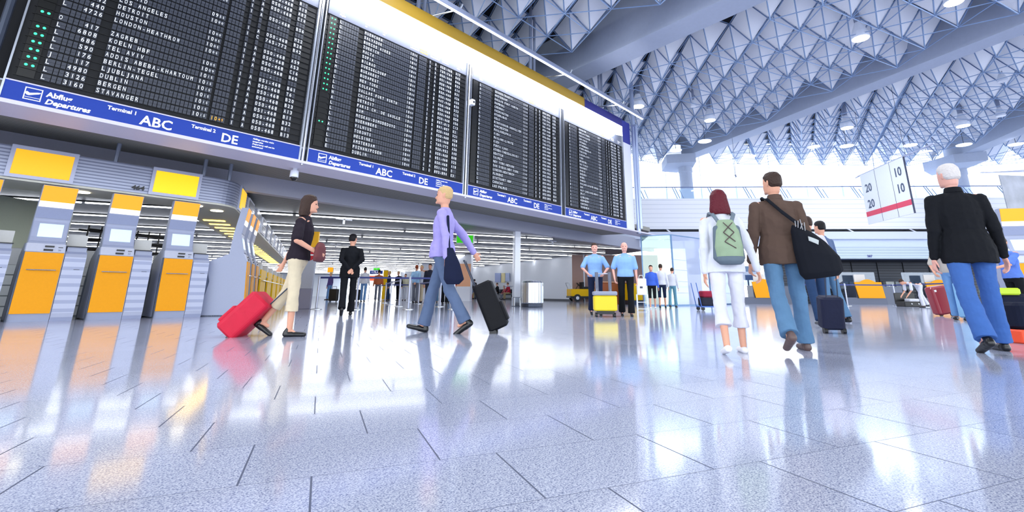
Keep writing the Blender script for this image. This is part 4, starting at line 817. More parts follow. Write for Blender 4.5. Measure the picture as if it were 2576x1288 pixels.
def person(label, pos, face, H, lean=0., legs=((0,0),(0,0)), arms=None, head=(0,0), top=WHT, bottom=DENIM, hair=HBRN, hstyle='short', skin=SKIN, shoe=SHB, sleeve=1., hem=.0, cuff=.09, build=1., vox=.014, seat=None, wide=1., spread=.0, collar=None, shoulder_drop=0., group=None, toe=(0,0), bare=False, facial=False):
    """legs: (hip flex, knee flex) in degrees for left, right. arms: (target xyz, pole xyz, curl, palm normal) left, right in body metres at H=1.75"""
    s = H/1.75; t = thing('person', label, 'person', (pos[0],pos[1],0), face-90, group)
    V = Vector; hipz = .93; thigh, shin = .44, .42; jl = []
    for k, (hf, kf) in enumerate(legs):
        sx = -1 if k == 0 else 1; hip = V((sx*.095*build, 0, hipz)); a = R(hf); b = R(hf-kf); sp = R(spread)*sx
        knee = hip+V((math.sin(sp)*thigh, math.sin(a)*thigh, -math.cos(a)*math.cos(sp)*thigh)); ank = knee+V((math.sin(sp)*shin*.6, math.sin(b)*shin, -math.cos(b)*shin)); jl.append([hip, knee, ank, b])
    low = min(j[2].z-(.075 if abs(toe[i]) < 15 else .075+.1*math.sin(R(abs(toe[i])))) for i, j in enumerate(jl)); dz = -low
    if seat is not None: dz = seat-hipz+.12
    hc = V((0, 0, hipz+dz)); le = R(lean)
    for j in jl:
        for i in range(3): j[i] = j[i]+V((0,0,dz))
    def U(x, y, z): return rotx(V((x, y, z+dz)), le, hc)
    sh = [U(-.18*build*wide, -.01, 1.405-shoulder_drop), U(.18*build*wide, -.01, 1.405-shoulder_drop)]
    neck0, neck1 = U(0, -.015, 1.44), U(0, .01, 1.56); ht, hn = head; hd = neck1; hm = Matrix.Rotation(R(ht), 3, 'Z') @ Matrix.Rotation(-R(hn)-le*.6, 3, 'X')
    def Hh(x, y, z): return hd+hm @ V((x, y, z))
    AJ = []
    for k in range(2):
        sx = -1 if k == 0 else 1
        tg, pole, curl, pn = arms[k] if arms and arms[k] else ((sx*.27, .03, .82), (sx*.3,-1,0), .45, (-sx,0,0))
        tg = V(tg)+V((0,0,dz)); e, w = ik(sh[k], tg, .30, .27, pole); AJ.append((sh[k], e, w, curl, pn))
    SC = lambda mb: setattr(mb, 'v', [(x*s, y*s, z*s) for x, y, z in mb.v])
    # ---- body: one continuous surface
    b = MB(); B_ = build
    b.rings([(U(0,0,.88),(.11*B_,0,0),(0,.07,0)),(U(0,0,.93),(.16*B_,0,0),(0,.1,0)),(U(0,0,1.1),(.135*B_,0,0),(0,.09,0)),(U(0,.0,1.3),(.16*B_,0,0),(0,.1,0)),(U(0,0,1.42),(.15*B_,0,0),(0,.08,0)),(U(0,-.01,1.47),(.07,0,0),(0,.06,0))])
    b.cap(sh[0], sh[1], .055, .055); b.cap(neck0, neck1+V((0,0,.02)), .056, .05)
    b.rings([(Hh(0,-.005,-.02),hm@V((.05,0,0)),hm@V((0,.05,0))),(Hh(0,.012,.0),hm@V((.062,0,0)),hm@V((0,.082,0))),(Hh(0,.01,.045),hm@V((.07,0,0)),hm@V((0,.09,0))),(Hh(0,.0,.1),hm@V((.077,0,0)),hm@V((0,.096,0))),(Hh(0,-.004,.15),hm@V((.075,0,0)),hm@V((0,.095,0))),(Hh(0,-.008,.19),hm@V((.05,0,0)),hm@V((0,.065,0))),(Hh(0,-.008,.205),hm@V((.02,0,0)),hm@V((0,.03,0)))])
    b.cap(Hh(0,.088,.095), Hh(0,.106,.065), .008, .013); b.cap(Hh(0,.08,.01), Hh(0,.092,.005), .02, .018)
    for sx in (-1,1): b.cap(Hh(sx*.078,-.01,.07), Hh(sx*.083,-.018,.105), .012, .016, (0,1,0), .5)
    for k, (a, e, w, curl, pn) in enumerate(AJ):
        b.cap(a, e, .047*B_, .038); b.cap(e, w, .038, .026); hand(b, w, (w-e), pn, 1.0, 1 if k == 0 else -1, curl)
    for k, (h_, kn, an, ba) in enumerate(jl):
        b.cap(h_, kn, .08*B_, .054); b.cap(kn, an, .054, .036); b.cap(an, an+V((0,.07,-.04)), .03, .024)
    SC(b); bo = b.obj('body', skin, t, vox=vox*s if vox > .01 else vox, sm=2)
    if facial:
        q = MB()
        for sx in (-1,1): q.ball(Hh(sx*.03,.083,.098), .011)
        q.cap(Hh(-.02,.094,.037), Hh(.02,.094,.037), .005, .005)
        SC(q); q.obj('face_features', mat('eye_dark', '#4a2a28', .4), t, smooth=True)
    # ---- trousers
    tr = MB(); cz = cuff
    tr.rings([(V((0,0,.84+dz)),(.11*B_,0,0),(0,.09,0)),(V((0,0,.9+dz)),(.172*B_,0,0),(0,.118,0)),(U(0,0,1.0),(.165*B_,0,0),(0,.115,0)),(U(0,0,1.06),(.15*B_,0,0),(0,.105,0))])
    for k, (h_, kn, an, ba) in enumerate(jl):
        tr.cap(h_+V((0,0,-.03)), kn, .094*B_, .07*B_)
        if cuff < .5:
            f = max(0., 1-(cuff-.07)/.42); end = kn+(an-kn)*min(1., f*1.06); dd_ = (end-kn).normalized(); fl_ = (.078 if bottom is not WTR else .088)*B_; ax_ = V((1,0,0)); ay_ = dd_.cross(ax_).normalized(); ax_ = ay_.cross(dd_)
            tr.rings([(kn-dd_*.05, ax_*.055, ay_*.055),(kn-dd_*.02, ax_*.07*B_, ay_*.07*B_),(kn+(end-kn)*.5, ax_*.068*B_, ay_*.07*B_),(end, ax_*fl_, ay_*fl_)])
        else: tr.cap(kn, kn+(an-kn).normalized()*.03, .073*B_, .075*B_)
    SC(tr); tr.obj('shorts' if cuff >= .5 else 'trousers', bottom, t, vox=vox, sm=4, fold=.022 if vox < .01 else 0.)
    # ---- top
    tp = MB(); z0 = .92-hem; w_ = B_; jw = .183+(.022 if hem > .03 else 0)
    tp.rings([(U(0,0,z0),(jw*w_,0,0),(0,jw*.76,0)),(U(0,0,z0+.05),((jw+.005)*w_,0,0),(0,jw*.77,0)),(U(0,0,1.0),(jw*w_,0,0),(0,jw*.75,0)),(U(0,0,1.1),(.168*w_,0,0),(0,.118,0)),(U(0,0,1.27),(.188*w_*(.5+.5*wide),0,0),(0,.13,0)),(U(0,-.005,1.37),(.178*w_*wide,0,0),(0,.115,0)),(U(0,-.01,1.425),(.13*w_,0,0),(0,.092,0)),(U(0,-.01,1.475),(.078*w_,0,0),(0,.07,0)),(U(0,-.01,1.5),(.062,0,0),(0,.06,0))])
    for k, (a, e, w, curl, pn) in enumerate(AJ):
        tp.cap(a+(e-a)*.04, e, .064*B_, .056*B_) if sleeve > .6 else tp.cap(a+(e-a)*.08, a+(e-a)*.85, .06*B_, .066*B_)
        if sleeve > .6: tp.cap(e, w+(e-w)*(.06 if sleeve >= 1 else .4), .056*B_, .042)
        tp.cap(U((-.08 if k == 0 else .08),-.01,1.42), a+(e-a)*.06, .062, .06)
    SC(tp); tp.obj('jacket' if sleeve >= 1 and hem > .05 else 'shirt', top, t, vox=vox, sm=3, fold=.022 if vox < .01 else 0.)
    if collar:
        q = MB(); q.rings([(U(0,-.012,1.47),(.082,0,0),(0,.074,0)),(U(0,-.012,1.53),(.066,0,0),(0,.062,0))]); SC(q); q.obj('collar', collar, t, vox=.008 if vox < .01 else vox)
    # ---- hair
    if hair:
        hr = MB(); V3 = lambda x, y, z: hm@V((x,y,z))
        if hstyle == 'short':
            hr.rings([(Hh(0,-.045,.045),V3(.06,0,0),V3(0,.035,0)),(Hh(0,-.035,.07),V3(.078,0,0),V3(0,.068,0)),(Hh(0,-.02,.12),V3(.086,0,0),V3(0,.088,0)),(Hh(0,-.008,.165),V3(.08,0,0),V3(0,.1,0)),(Hh(0,-.008,.205),V3(.055,0,0),V3(0,.07,0)),(Hh(0,-.008,.22),V3(.02,0,0),V3(0,.03,0))])
        elif hstyle == 'bob':
            hr.rings([(Hh(0,-.045,-.075),V3(.118,0,0),V3(0,.06,0)),(Hh(0,-.04,-.02),V3(.118,0,0),V3(0,.078,0)),(Hh(0,-.03,.08),V3(.1,0,0),V3(0,.088,0)),(Hh(0,-.015,.15),V3(.094,0,0),V3(0,.104,0)),(Hh(0,-.01,.205),V3(.065,0,0),V3(0,.08,0)),(Hh(0,-.01,.228),V3(.022,0,0),V3(0,.03,0))])
        elif hstyle == 'balding':
            hr.rings([(Hh(0,-.04,.03),V3(.06,0,0),V3(0,.04,0)),(Hh(0,-.035,.07),V3(.082,0,0),V3(0,.068,0)),(Hh(0,-.028,.11),V3(.084,0,0),V3(0,.078,0)),(Hh(0,-.03,.15),V3(.072,0,0),V3(0,.074,0)),(Hh(0,-.02,.19),V3(.05,0,0),V3(0,.06,0))])
        SC(hr); hr.obj('hair', hair, t, vox=max(.007, vox*.8), sm=2)
    # ---- shoes
    for k, (h_, kn, an, ba) in enumerate(jl):
        q = MB(); tz = R(toe[k]); f = V((0, math.cos(tz), -math.sin(tz))); up = V((0, math.sin(tz), math.cos(tz))); hb = an-up*.045-f*.035
        q.cap(hb, hb+f*.06, .04, .043, (1,0,0), .95); q.cap(hb+f*.04, hb+f*.2-up*.006, .046, .036, (1,0,0), .8)
        if shoe is not SHW: q.cap(hb+up*.02, hb+up*.05+f*.02, .036, .036)
        SC(q); q.obj('shoe', shoe, t, vox=max(.006, vox*.7), sm=2)
    return t
def bag(name, label, cat, loc, rot=0): return thing(name, label, cat, loc, rot)
def place(px_, py_, head_y, z=0): p = at(px_, py_); return p, tall(p, head_y)
# --- red-haired woman and the man in brown, walking away hand in hand
pw, hw = place(1846, 889, 484)
FA = 33
person('red-haired person in white jacket and cropped trousers walking away with a green backpack', pw, FA, hw, 1, ((-13,8),(7,5)), (((-.23,-.02,.82),(-.3,-1,0),.4,(1,0,0)),((.36,.05,.85),(.3,-1,0),.8,(-1,0,0))), top=WHT, bottom=WTR, hair=HRED, hstyle='bob', shoe=SHW, cuff=.27, spread=2.5, hem=.08, build=1.0, vox=.0065, collar=WHT, sleeve=1, toe=(12,0))
pm_, hm_ = place(1998, 884, 438)
person('tall person in brown jacket and blue jeans walking away with a black shoulder bag', pm_, FA-2, hm_, 0, ((-20,18),(10,4)), (((-.30,.02,.82),(-.2,-1,0),.8,(1,0,0)),((.27,-.02,.82),(.3,-1,0),.45,(-1,0,0))), head=(30,0), spread=4.5, top=BRN, bottom=DENIM, hair=HBRN, shoe=mat('shoe_brown', '#5d4a48', .5), hem=.1, build=1.04, wide=1.05, vox=.0065, collar=BRN, toe=(28,0))
s = hw/1.75; bp_ = bag('backpack', 'green and grey backpack on the red-haired walker in white', 'backpack', (pw.x,pw.y,0), FA-90)
q = MB(); q.rings([((0,-.2*s,.93*s),(.1*s,0,0),(0,.06*s,0)),((0,-.22*s,.98*s),(.145*s,0,0),(0,.09*s,0)),((0,-.22*s,1.1*s),(.15*s,0,0),(0,.1*s,0)),((0,-.205*s,1.28*s),(.13*s,0,0),(0,.085*s,0)),((0,-.18*s,1.4*s),(.08*s,0,0),(0,.055*s,0))]); q.obj('main_bag', fab('sage', '#8ea287', sc=12.), bp_, vox=.007)
q = MB(); q.rings([((0,-.23*s,.915*s),(.11*s,0,0),(0,.07*s,0)),((0,-.23*s,.95*s),(.15*s,0,0),(0,.098*s,0)),((0,-.232*s,1.0*s),(.146*s,0,0),(0,.09*s,0))]); q.obj('base_panel', fab('slate', '#5f6c78'), bp_, vox=.007)
for sx in (-1,1): q = MB(); q.cap((sx*.115*s,-.2*s,1.0*s),(sx*.105*s,-.2*s,1.3*s),.055*s,.04*s); q.obj('side_pocket', fab('slate', ''), bp_, vox=.007)
for sx in (-1,1):
    q = MB(); pts = [Vector((sx*.07,-.17,1.38)),Vector((sx*.11,-.13,1.47)),Vector((sx*.125,-.02,1.5)),Vector((sx*.13,.1,1.42))]
    for a, b_ in zip(pts, pts[1:]): q.cap(a*s, b_*s, .026*s, .026*s, (1,0,0), .45)
    q.obj('shoulder_strap', fab('strap_grey', '#6b7783'), bp_, vox=.007)
q = MB(); q.path([Vector(p)*s for p in ((-.05,-.28,1.36),(.05,-.3,1.25),(-.06,-.32,1.15),(.05,-.32,1.08))], .004); q.path([Vector(p)*s for p in ((.05,-.27,1.36),(-.06,-.3,1.25),(.05,-.32,1.15))], .004); q.obj('cord', mat('cord_brown', '#4c3a3c', .7), bp_)
s = hm_/1.75; sb = bag('shoulder_bag', 'large black shoulder bag with a pale tag carried by the man in brown', 'bag', (pm_.x,pm_.y,0), FA-92)
q = MB(); q.rings([((.27*s,-.19*s,.68*s),(.15*s,0,.02*s),(0,.09*s,0)),((.27*s,-.2*s,.73*s),(.195*s,0,.02*s),(0,.115*s,0)),((.25*s,-.2*s,.9*s),(.2*s,0,-.03*s),(0,.12*s,0)),((.2*s,-.19*s,1.07*s),(.15*s,0,-.06*s),(0,.09*s,0)),((.17*s,-.18*s,1.14*s),(.1*s,0,-.05*s),(0,.05*s,0))]); q.obj('main_bag', fab('bag_black', '#10131c'), sb, vox=.008)
q = MB(); pts = [Vector((.16,-.2,1.16)),Vector((.0,-.17,1.32)),Vector((-.1,-.1,1.46)),Vector((-.12,.0,1.49)),Vector((-.05,.12,1.38))]
for a, b_ in zip(pts, pts[1:]): q.cap(a*s, b_*s, .022*s, .022*s, (1,0,0), .4)
q.obj('strap', fab('bag_black', ''), sb, vox=.006)
q = MB(); q.rings([((.2*s,-.3*s,1.0*s),(.04*s,0,-.02*s),(0,.01*s,0)),((.2*s,-.31*s,1.04*s),(.045*s,0,-.02*s),(0,.012*s,0))]); q.obj('tag', mat('tag_silver', '#b9bfbd', .4), sb)
q = MB(); rd = random.Random(3)
for k in range(5): q.tube(((.08+k*.02)*s,-.25*s,(1.16-.01*k)*s),((.1+k*.02+rd.uniform(-.03,.03))*s,-.24*s,(1.22+rd.uniform(-.03,.02))*s),.004,n=5)
q.obj('cord', mat('cord_silver', '#8f8f94', .5), sb)
# --- white-haired man in black blazer
pb_, hb_ = place(2492, 884, 417); 
person('white-haired person in black blazer and blue jeans striding away at right', pb_, 22, hb_, 2, ((-16,10),(9,4)), (((-.27,.03,.80),(-.2,-1,0),.7,(1,0,0)),((.3,.05,.84),(.3,-1,0),.6,(-1,0,0))), head=(20,0), top=BLK, bottom=fab('bright_denim', '#3d62a4', sc=14.), hair=HGREY, shoe=SHB, spread=4, hem=.13, build=1.06, wide=1.0, vox=.0065, collar=BLK, toe=(22,0), skin=SKINP)
q = MB(); sl_ = hb_/1.75
# --- man in the black suit
p, h = place(869, 793, 592)
person('person in a black suit standing with hands clasped behind the back', p, 62, h, 0, ((-16,14),(2,0)), (((-.03,-.17,.98),(-1,-1,0),.8,(0,-1,0)),((.05,-.19,.99),(1,-1,0),.8,(0,-1,0))), head=(-35,0), top=BLK, bottom=BLK, hair=HBLK, hem=.12, build=1.03, vox=.009, toe=(30,0))
# --- walker in lilac shirt pulling a black case (walks to the left)
pp = at(1102,838); hp = tall(pp, 472)
person('person in a lilac shirt and dark trousers striding left with a black trolley case', pp, 128, hp, 0, ((-17,12),(15,3)), (((-.3,-.12,.86),(-1,-1,0),.8,(1,0,0)),((.22,-.38,.93),(1,-1,0),.9,(-1,0,0))), head=(0,0), top=PUR, facial=True, bottom=fab('slate_trousers', '#566684'), hair=HBLD, vox=.009, toe=(35,-12), hem=.04)
hbg = bag('handbag', 'long dark navy bag swinging beside the person in lilac', 'bag', (pp.x+.02,pp.y-.12,0), 128-90)
q = MB(); q.rings([((-.28,-.12,.6),(.04,0,0),(0,.08,0)),((-.28,-.13,.66),(.06,0,0),(0,.13,0)),((-.28,-.1,.85),(.055,0,0),(0,.1,0)),((-.27,-.05,1.05),(.03,0,0),(0,.05,0))]); q.obj('main_bag', fab('bag_navy', '#141b35'), hbg, vox=.009)
q = MB(); q.cap((-.27,-.05,1.02),(-.2,0,1.46),.018,.018); q.obj('strap', fab('bag_navy', ''), hbg)
def trolley(label, top_px, bot_px, w, d, hgt, tilt, rot, m, cat='suitcase', handle=None, z=0.):
    p = at(*bot_px); t = thing('suitcase', label, cat, (p.x,p.y,z), rot)
    T = Matrix.Rotation(R(tilt), 4, 'Y'); q = MB(); q.M = T @ Matrix.Translation((0,0,.06)); q.rbox(-d/2,d/2,-w/2,w/2,0,hgt,.05,4); q.obj('shell', m, t)
    q = MB(); q.M = T @ Matrix.Translation((0,0,.06)); q.rbox(-d/2-.03,-d/2+.01,-w/2+.04,w/2-.04,hgt*.1,hgt*.5,.012); q.obj('pocket', m, t)
    for sy in (-1,1): q = MB(); q.M = T; q.tube((d/2-.04,sy*w*.4-.02,.05),(d/2-.04,sy*w*.4+.02,.05), .045, n=14); q.obj('wheel', BLACK, t)
    q = MB(); q.M = T; L_ = handle or .4
    for sy in (-1,1): q.tube((d/2-.03,sy*w*.25,hgt+.04),(d/2-.03,sy*w*.25,hgt+L_), .008)
    q.tube((d/2-.03,-w*.27,hgt+L_),(d/2-.03,w*.27,hgt+L_), .014); q.obj('handle', DSTEEL, t); return t
trolley('tall black trolley suitcase tilted behind the person in lilac', None, (1262,837), .36, .26, .62, 24, 130, fab('case_black', '#0b0c12', .6), handle=.42)
# --- walker in beige trousers pulling a red case to the right
pg = at(720,846); hg = tall(pg, 496)
person('person in beige cropped trousers and dark top walking right, holding a brown bag', (pg.x+.02,pg.y), -38, hg, 4, ((-15,18),(3,2)), (((-.24,-.27,.8),(-1,-1,0),.9,(1,0,0)),((.2,.24,1.02),(1,-1,0),.7,(-1,0,0))), facial=True, top=fab('dark_plum', '#231c26'), bottom=BEI, hair=HBRN, hstyle='bob', shoe=SHB, cuff=.3, vox=.009, toe=(35,0), sleeve=.5, hem=.0)
hb2 = bag('handbag', 'brown leather bag held in front of the person in beige trousers', 'bag', (pg.x,pg.y,0), -38-90)
q = MB(); q.M = Matrix.Rotation(R(0),4,'Z'); q.rings([((.05,.26,.86),(.16,0,0),(0,.05,0)),((.05,.27,.9),(.2,0,0),(0,.06,0)),((.05,.27,1.02),(.19,0,0),(0,.055,0)),((.05,.27,1.08),(.13,0,0),(0,.03,0))]); q.obj('main_bag', fab('bag_brown', '#6b3d40'), hb2, vox=.009)
trolley('bright red suitcase tilted and pulled behind the person in beige trousers', None, (566,846), .42, .27, .52, 42, -38, fab('case_red', '#c01f3a', .5), handle=.4)
# --- two men in blue shirts walking towards the camera
p, h = place(1500, 793, 614)
person('person in light blue shirt and dark trousers pushing a yellow case, left of a pair', p, 217, h, 3, ((8,6),(-14,12)), (((-.2,.27,1.0),(-1,-.6,-.3),.7,(1,0,0)),((.2,.27,1.0),(1,-.6,-.3),.7,(-1,0,0))), top=LBL, bottom=NAVY, hair=HBRN, sleeve=.3, build=1.05, vox=.011, facial=True, skin=SKINP, toe=(0,20))
p2, h2 = place(1578, 796, 612)
person('bald person in light blue shirt and black trousers, right one of the walking pair', p2, 213, h2, 0, ((2,2),(-6,16)), (((-.27,.05,.82),(-1,-1,0),.8,(1,0,0)),((.27,.12,.88),(1,-1,0),.8,(-1,0,0))), top=LBL, bottom=BLK, hair=None, sleeve=.3, build=1.12, vox=.011, facial=True, skin=SKINP, toe=(0,15))
yc = at(1523,797); t = thing('case', 'yellow hard case on wheels pushed by the left blue-shirted man', 'case', (yc.x,yc.y,0), 217-90)
q = MB(); q.rbox(-.26,.26,-.17,.17,.13,.46,.05,4); q.obj('shell', mat('case_yellow', '#e8cf1c', .45), t); q = MB(); q.rbox(-.27,.27,-.18,.18,.46,.55,.04); q.obj('lid', mat('case_lid_grey', '#8d93a6', .45), t)
q = MB(); q.box(-.2,.2,-.13,.13,.06,.13); q.obj('chassis', BLACK, t)
for x in (-.2,.2): 
    for y in (-.11,.11): q = MB(); q.tube((x-.02,y,.045),(x+.02,y,.045), .045, n=12); q.obj('wheel', BLACK, t)
q = MB(); q.path([(-.16,-.16,.52),(-.16,-.3,.95),(.16,-.3,.95),(.16,-.16,.52)], .012); q.obj('handle', STEEL, t)
q = MB(); 
for x in (-.15,.15): q.tube((x,-.2,.5),(x,-.26,.98), .04, n=10)
q.obj('grey_tube', GRY, t)
wb = at(1617,780); wb_ = thing('white_bag', 'white carrier bag beside the right blue-shirted man', 'bag', (wb.x*.97,wb.y*.97,0), -50); zb = tall(wb_.location, 742)
q = MB(); q.rbox(-.15,.15,-.07,.07,zb,zb+.5,.03); q.obj('bag', mat('bag_white', '#e8eaf2', .6), wb_); q = MB(); q.box(-.07,.02,-.075,-.069,zb+.2,zb+.26); q.obj('label', mat('label_dark', '#3a3f52', .5), wb_); q = MB(); q.path([(-.08,0,zb+.5),(-.05,0,zb+.6),(.05,0,zb+.6),(.08,0,zb+.5)], .008); q.obj('handle', WHITE, wb_)
q = MB()
for x in (-.16,.16): q.tube((x,-.06,0),(x,-.06,zb+.02), .012); q.tube((x,.06,0),(x,.06,zb+.02), .012)
for z in (.05,.25): q.path([(-.16,-.06,z),(.16,-.06,z),(.16,.06,z),(-.16,.06,z),(-.16,-.06,z)], .01)
q.obj('stand', WHITE, wb_)
# --- small group beyond
for a in ((1643,776,668,205,'person in royal blue top and black shorts behind the pair in blue shirts',dict(top=BLU,bottom=BLK,cuff=.5,shoe=SHW)),(1668,775,665,20,'person in white shirt and navy shorts beside the glass wall',dict(top=WHT,bottom=NAVY,cuff=.5)),(1694,773,672,10,'person in pale grey top bending beside the glass wall',dict(top=fab('pale_grey','#c9ccd8'),bottom=fab('teal','#5f90a4'),lean=18))):
    x, y, hy, fc, l, kw = a; p, h = place(x, y, hy); person(l, p, fc, h, legs=((-8,6),(10,2)), vox=.016, **kw)
# luggage blurred behind the woman in white
lp_ = at(1782,781); t = thing('luggage_cart', 'luggage cart with a red and black bag left of the woman in white', 'cart', (lp_.x*1.0,lp_.y*1.0,0), -45)
q = MB(); q.box(-.3,.45,-.22,.22,.1,.14); q.tube((-.3,-.2,.12),(-.42,-.2,.85),.014); q.tube((-.3,.2,.12),(-.42,.2,.85),.014); q.obj('frame', mat('cart_blue', '#3a62b0', .4), t)
for x in (-.25,.35):
    for y in (-.18,.18): q = MB(); q.tube((x,y-.015,.06),(x,y+.015,.06), .06, n=12); q.obj('wheel', BLACK, t)
q = MB(); q.rbox(-.22,.3,-.2,.2,.42,.62,.08,4); rb1 = q.obj('duffel_bag', fab('duffel_red', '#93283e'), None); rb1.location = (lp_.x,lp_.y,-.02); rb1.rotation_euler = (0,0,R(-45)); tag(rb1, 'dark red duffel bag on the luggage cart', 'bag')
q = MB(); q.rbox(-.25,.32,-.19,.19,.14,.4,.06,4); rb1 = q.obj('duffel_bag', fab('duffel_dark', '#2a2b38'), None); rb1.location = (lp_.x,lp_.y,0); rb1.rotation_euler = (0,0,R(-45)); tag(rb1, 'black bag under the red duffel on the luggage cart', 'bag')
# --- person hidden behind the man in brown, and another in jeans
p, h = place(2068, 822, 548); person('person in pale jacket and dark jeans half hidden behind the man in brown', p, 30, h, 0, ((-12,10),(8,4)), (((-.26,.1,.9),(-1,-1,0),.6,(1,0,0)),((.28,-.1,.85),(1,-1,0),.8,(-1,0,0))), top=fab('pale_lilac','#c9c6da'), bottom=DENIMD, hair=HBRN, vox=.012)
p, h = place(2100, 812, 560); person('person in blue jeans and grey top just right of the black shoulder bag', p, 60, h, 0, ((0,2),(-8,8)), top=fab('blue_grey','#56688c'), bottom=DENIM, hair=HBLK, vox=.012)
trolley('dark navy trolley case standing right of the man in brown', None, (2094,838), .28, .22, .42, 10, 210, fab('case_navy', '#1c2038', .6), handle=.4)
# --- man bending over an open case, in white
p = at(2322,776); h = 1.72
person('person in white bending over an open black case by the far counters', (p.x*1.08,p.y*1.08), 130, h, 82, ((12,22),(-18,6)), (((-.16,.66,.5),(-.3,-1,.2),.5,(0,0,-1)),((.16,.66,.52),(.3,-1,.2),.5,(0,0,-1))), top=WHT, bottom=WHT, hair=HBRN, shoe=SHB, vox=.014, sleeve=.3)
oc = at(2292,773); t = thing('open_case', 'open black case on the floor with white clothes on top, at the far counters', 'suitcase', (oc.x*1.06,oc.y*1.06,0), math.degrees(WA))
q = MB(); q.rbox(-.45,.45,-.3,.3,0,.22,.04); q.obj('shell', BLACK, t); q = MB(); q.rbox(-.45,.45,.28,.34,.1,.6,.02); q.obj('lid', BLACK, t)
q = MB(); q.rbox(-.15,.3,-.2,.15,.2,.34,.05); q.obj('clothes', WHT, t)
for x in (-.15,.15): q = MB(); q.ball((x,-.3,.12), .035); q.obj('latch', STEEL, t)
# --- person in beige shirt beside red suitcase
p, h = place(2420, 805, 585); person('person in beige shirt and pale jeans leaning over luggage behind the white-haired man', p, 170, h, 28, ((6,4),(-6,4)), (((-.2,.42,.95),(-.6,-1,0),.6,(1,0,0)),((.2,.40,.92),(.6,-1,0),.6,(-1,0,0))), top=fab('oatmeal','#b9b3aa'), bottom=fab('pale_denim','#6c96c8'), hair=HBRN, vox=.011, sleeve=.3)
rs_ = at(2378,795); t = thing('suitcase', 'dark red hard suitcase standing left of the white-haired man', 'suitcase', (rs_.x,rs_.y,0), -50)
q = MB(); q.M = Matrix.Rotation(R(-9),4,'Y'); q.rbox(-.21,.21,-.14,.14,.05,.72,.08,5); q.obj('shell', mat('case_burgundy', '#8c1828', .3, coat=.4), t)
q = MB(); q.M = Matrix.Rotation(R(-9),4,'Y'); q.box(-.16,-.11,-.146,-.139,.6,.65); q.box(.1,.15,-.146,-.139,.13,.2); q.obj('sticker', WHITE, t)
for x in (-.14,.14): q = MB(); q.tube((x,-.08,.045),(x,-.04,.045), .045, n=12); q.obj('wheel', BLACK, t)
bs = at(2443,806); t = thing('suitcase', 'pale blue trolley case behind the legs of the white-haired man', 'suitcase', (bs.x,bs.y,0), -40); q = MB(); q.rbox(-.16,.16,-.12,.12,.05,.75,.05); q.obj('shell', mat('case_pale_blue', '#7fb0d8', .4), t); q = MB(); q.path([(-.1,0,.75),(-.1,0,.95),(.1,0,.95),(.1,0,.75)], .01); q.obj('handle', STEEL, t)
# --- person at right edge in blue shirt
p = atD(2590,860,8.8); h = tall(p, 600)
person('brown-haired person in a blue shirt reaching forward at the right picture edge', (p.x,p.y), 135, h, 4, ((0,0),(-6,4)), (((-.12,.48,1.12),(-.6,-1,-.3),.6,(0,0,-1)),((.14,.50,1.08),(.6,-1,-.3),.6,(0,0,-1))), head=(20,8), top=fab('blue_shirt','#5d7fd0'), bottom=BLK, hair=HBRN, vox=.009, sleeve=.3, collar=WHT)
g1 = atD(2545,830,7.4); t = thing('backpack', 'large black and navy bag with a lime strap at the right edge', 'bag', (g1.x,g1.y,0), -50)
q = MB(); q.rbox(-.24,.26,-.18,.18,.03,.52,.1,5); q.obj('main_bag', fab('bag_midnight', '#12182c'), t); q = MB(); q.rbox(-.26,.1,-.2,.12,.5,.6,.04); q.obj('lime_strap', mat('lime', '#b4d21c', .5), t)
g1 = atD(2572,868,5.5); t = thing('travel_bag', 'black bag with an orange-red corner at the right picture edge', 'bag', (g1.x,g1.y,0), -50)
q = MB(); q.rbox(-.1,.5,-.15,.15,.14,.42,.07); q.obj('main_bag', fab('bag_midnight', ''), t); q = MB(); q.rbox(-.13,.3,-.17,.13,.0,.14,.03); q.obj('orange_corner', mat('orange_red', '#f0512a', .5), t)
q = MB(); 
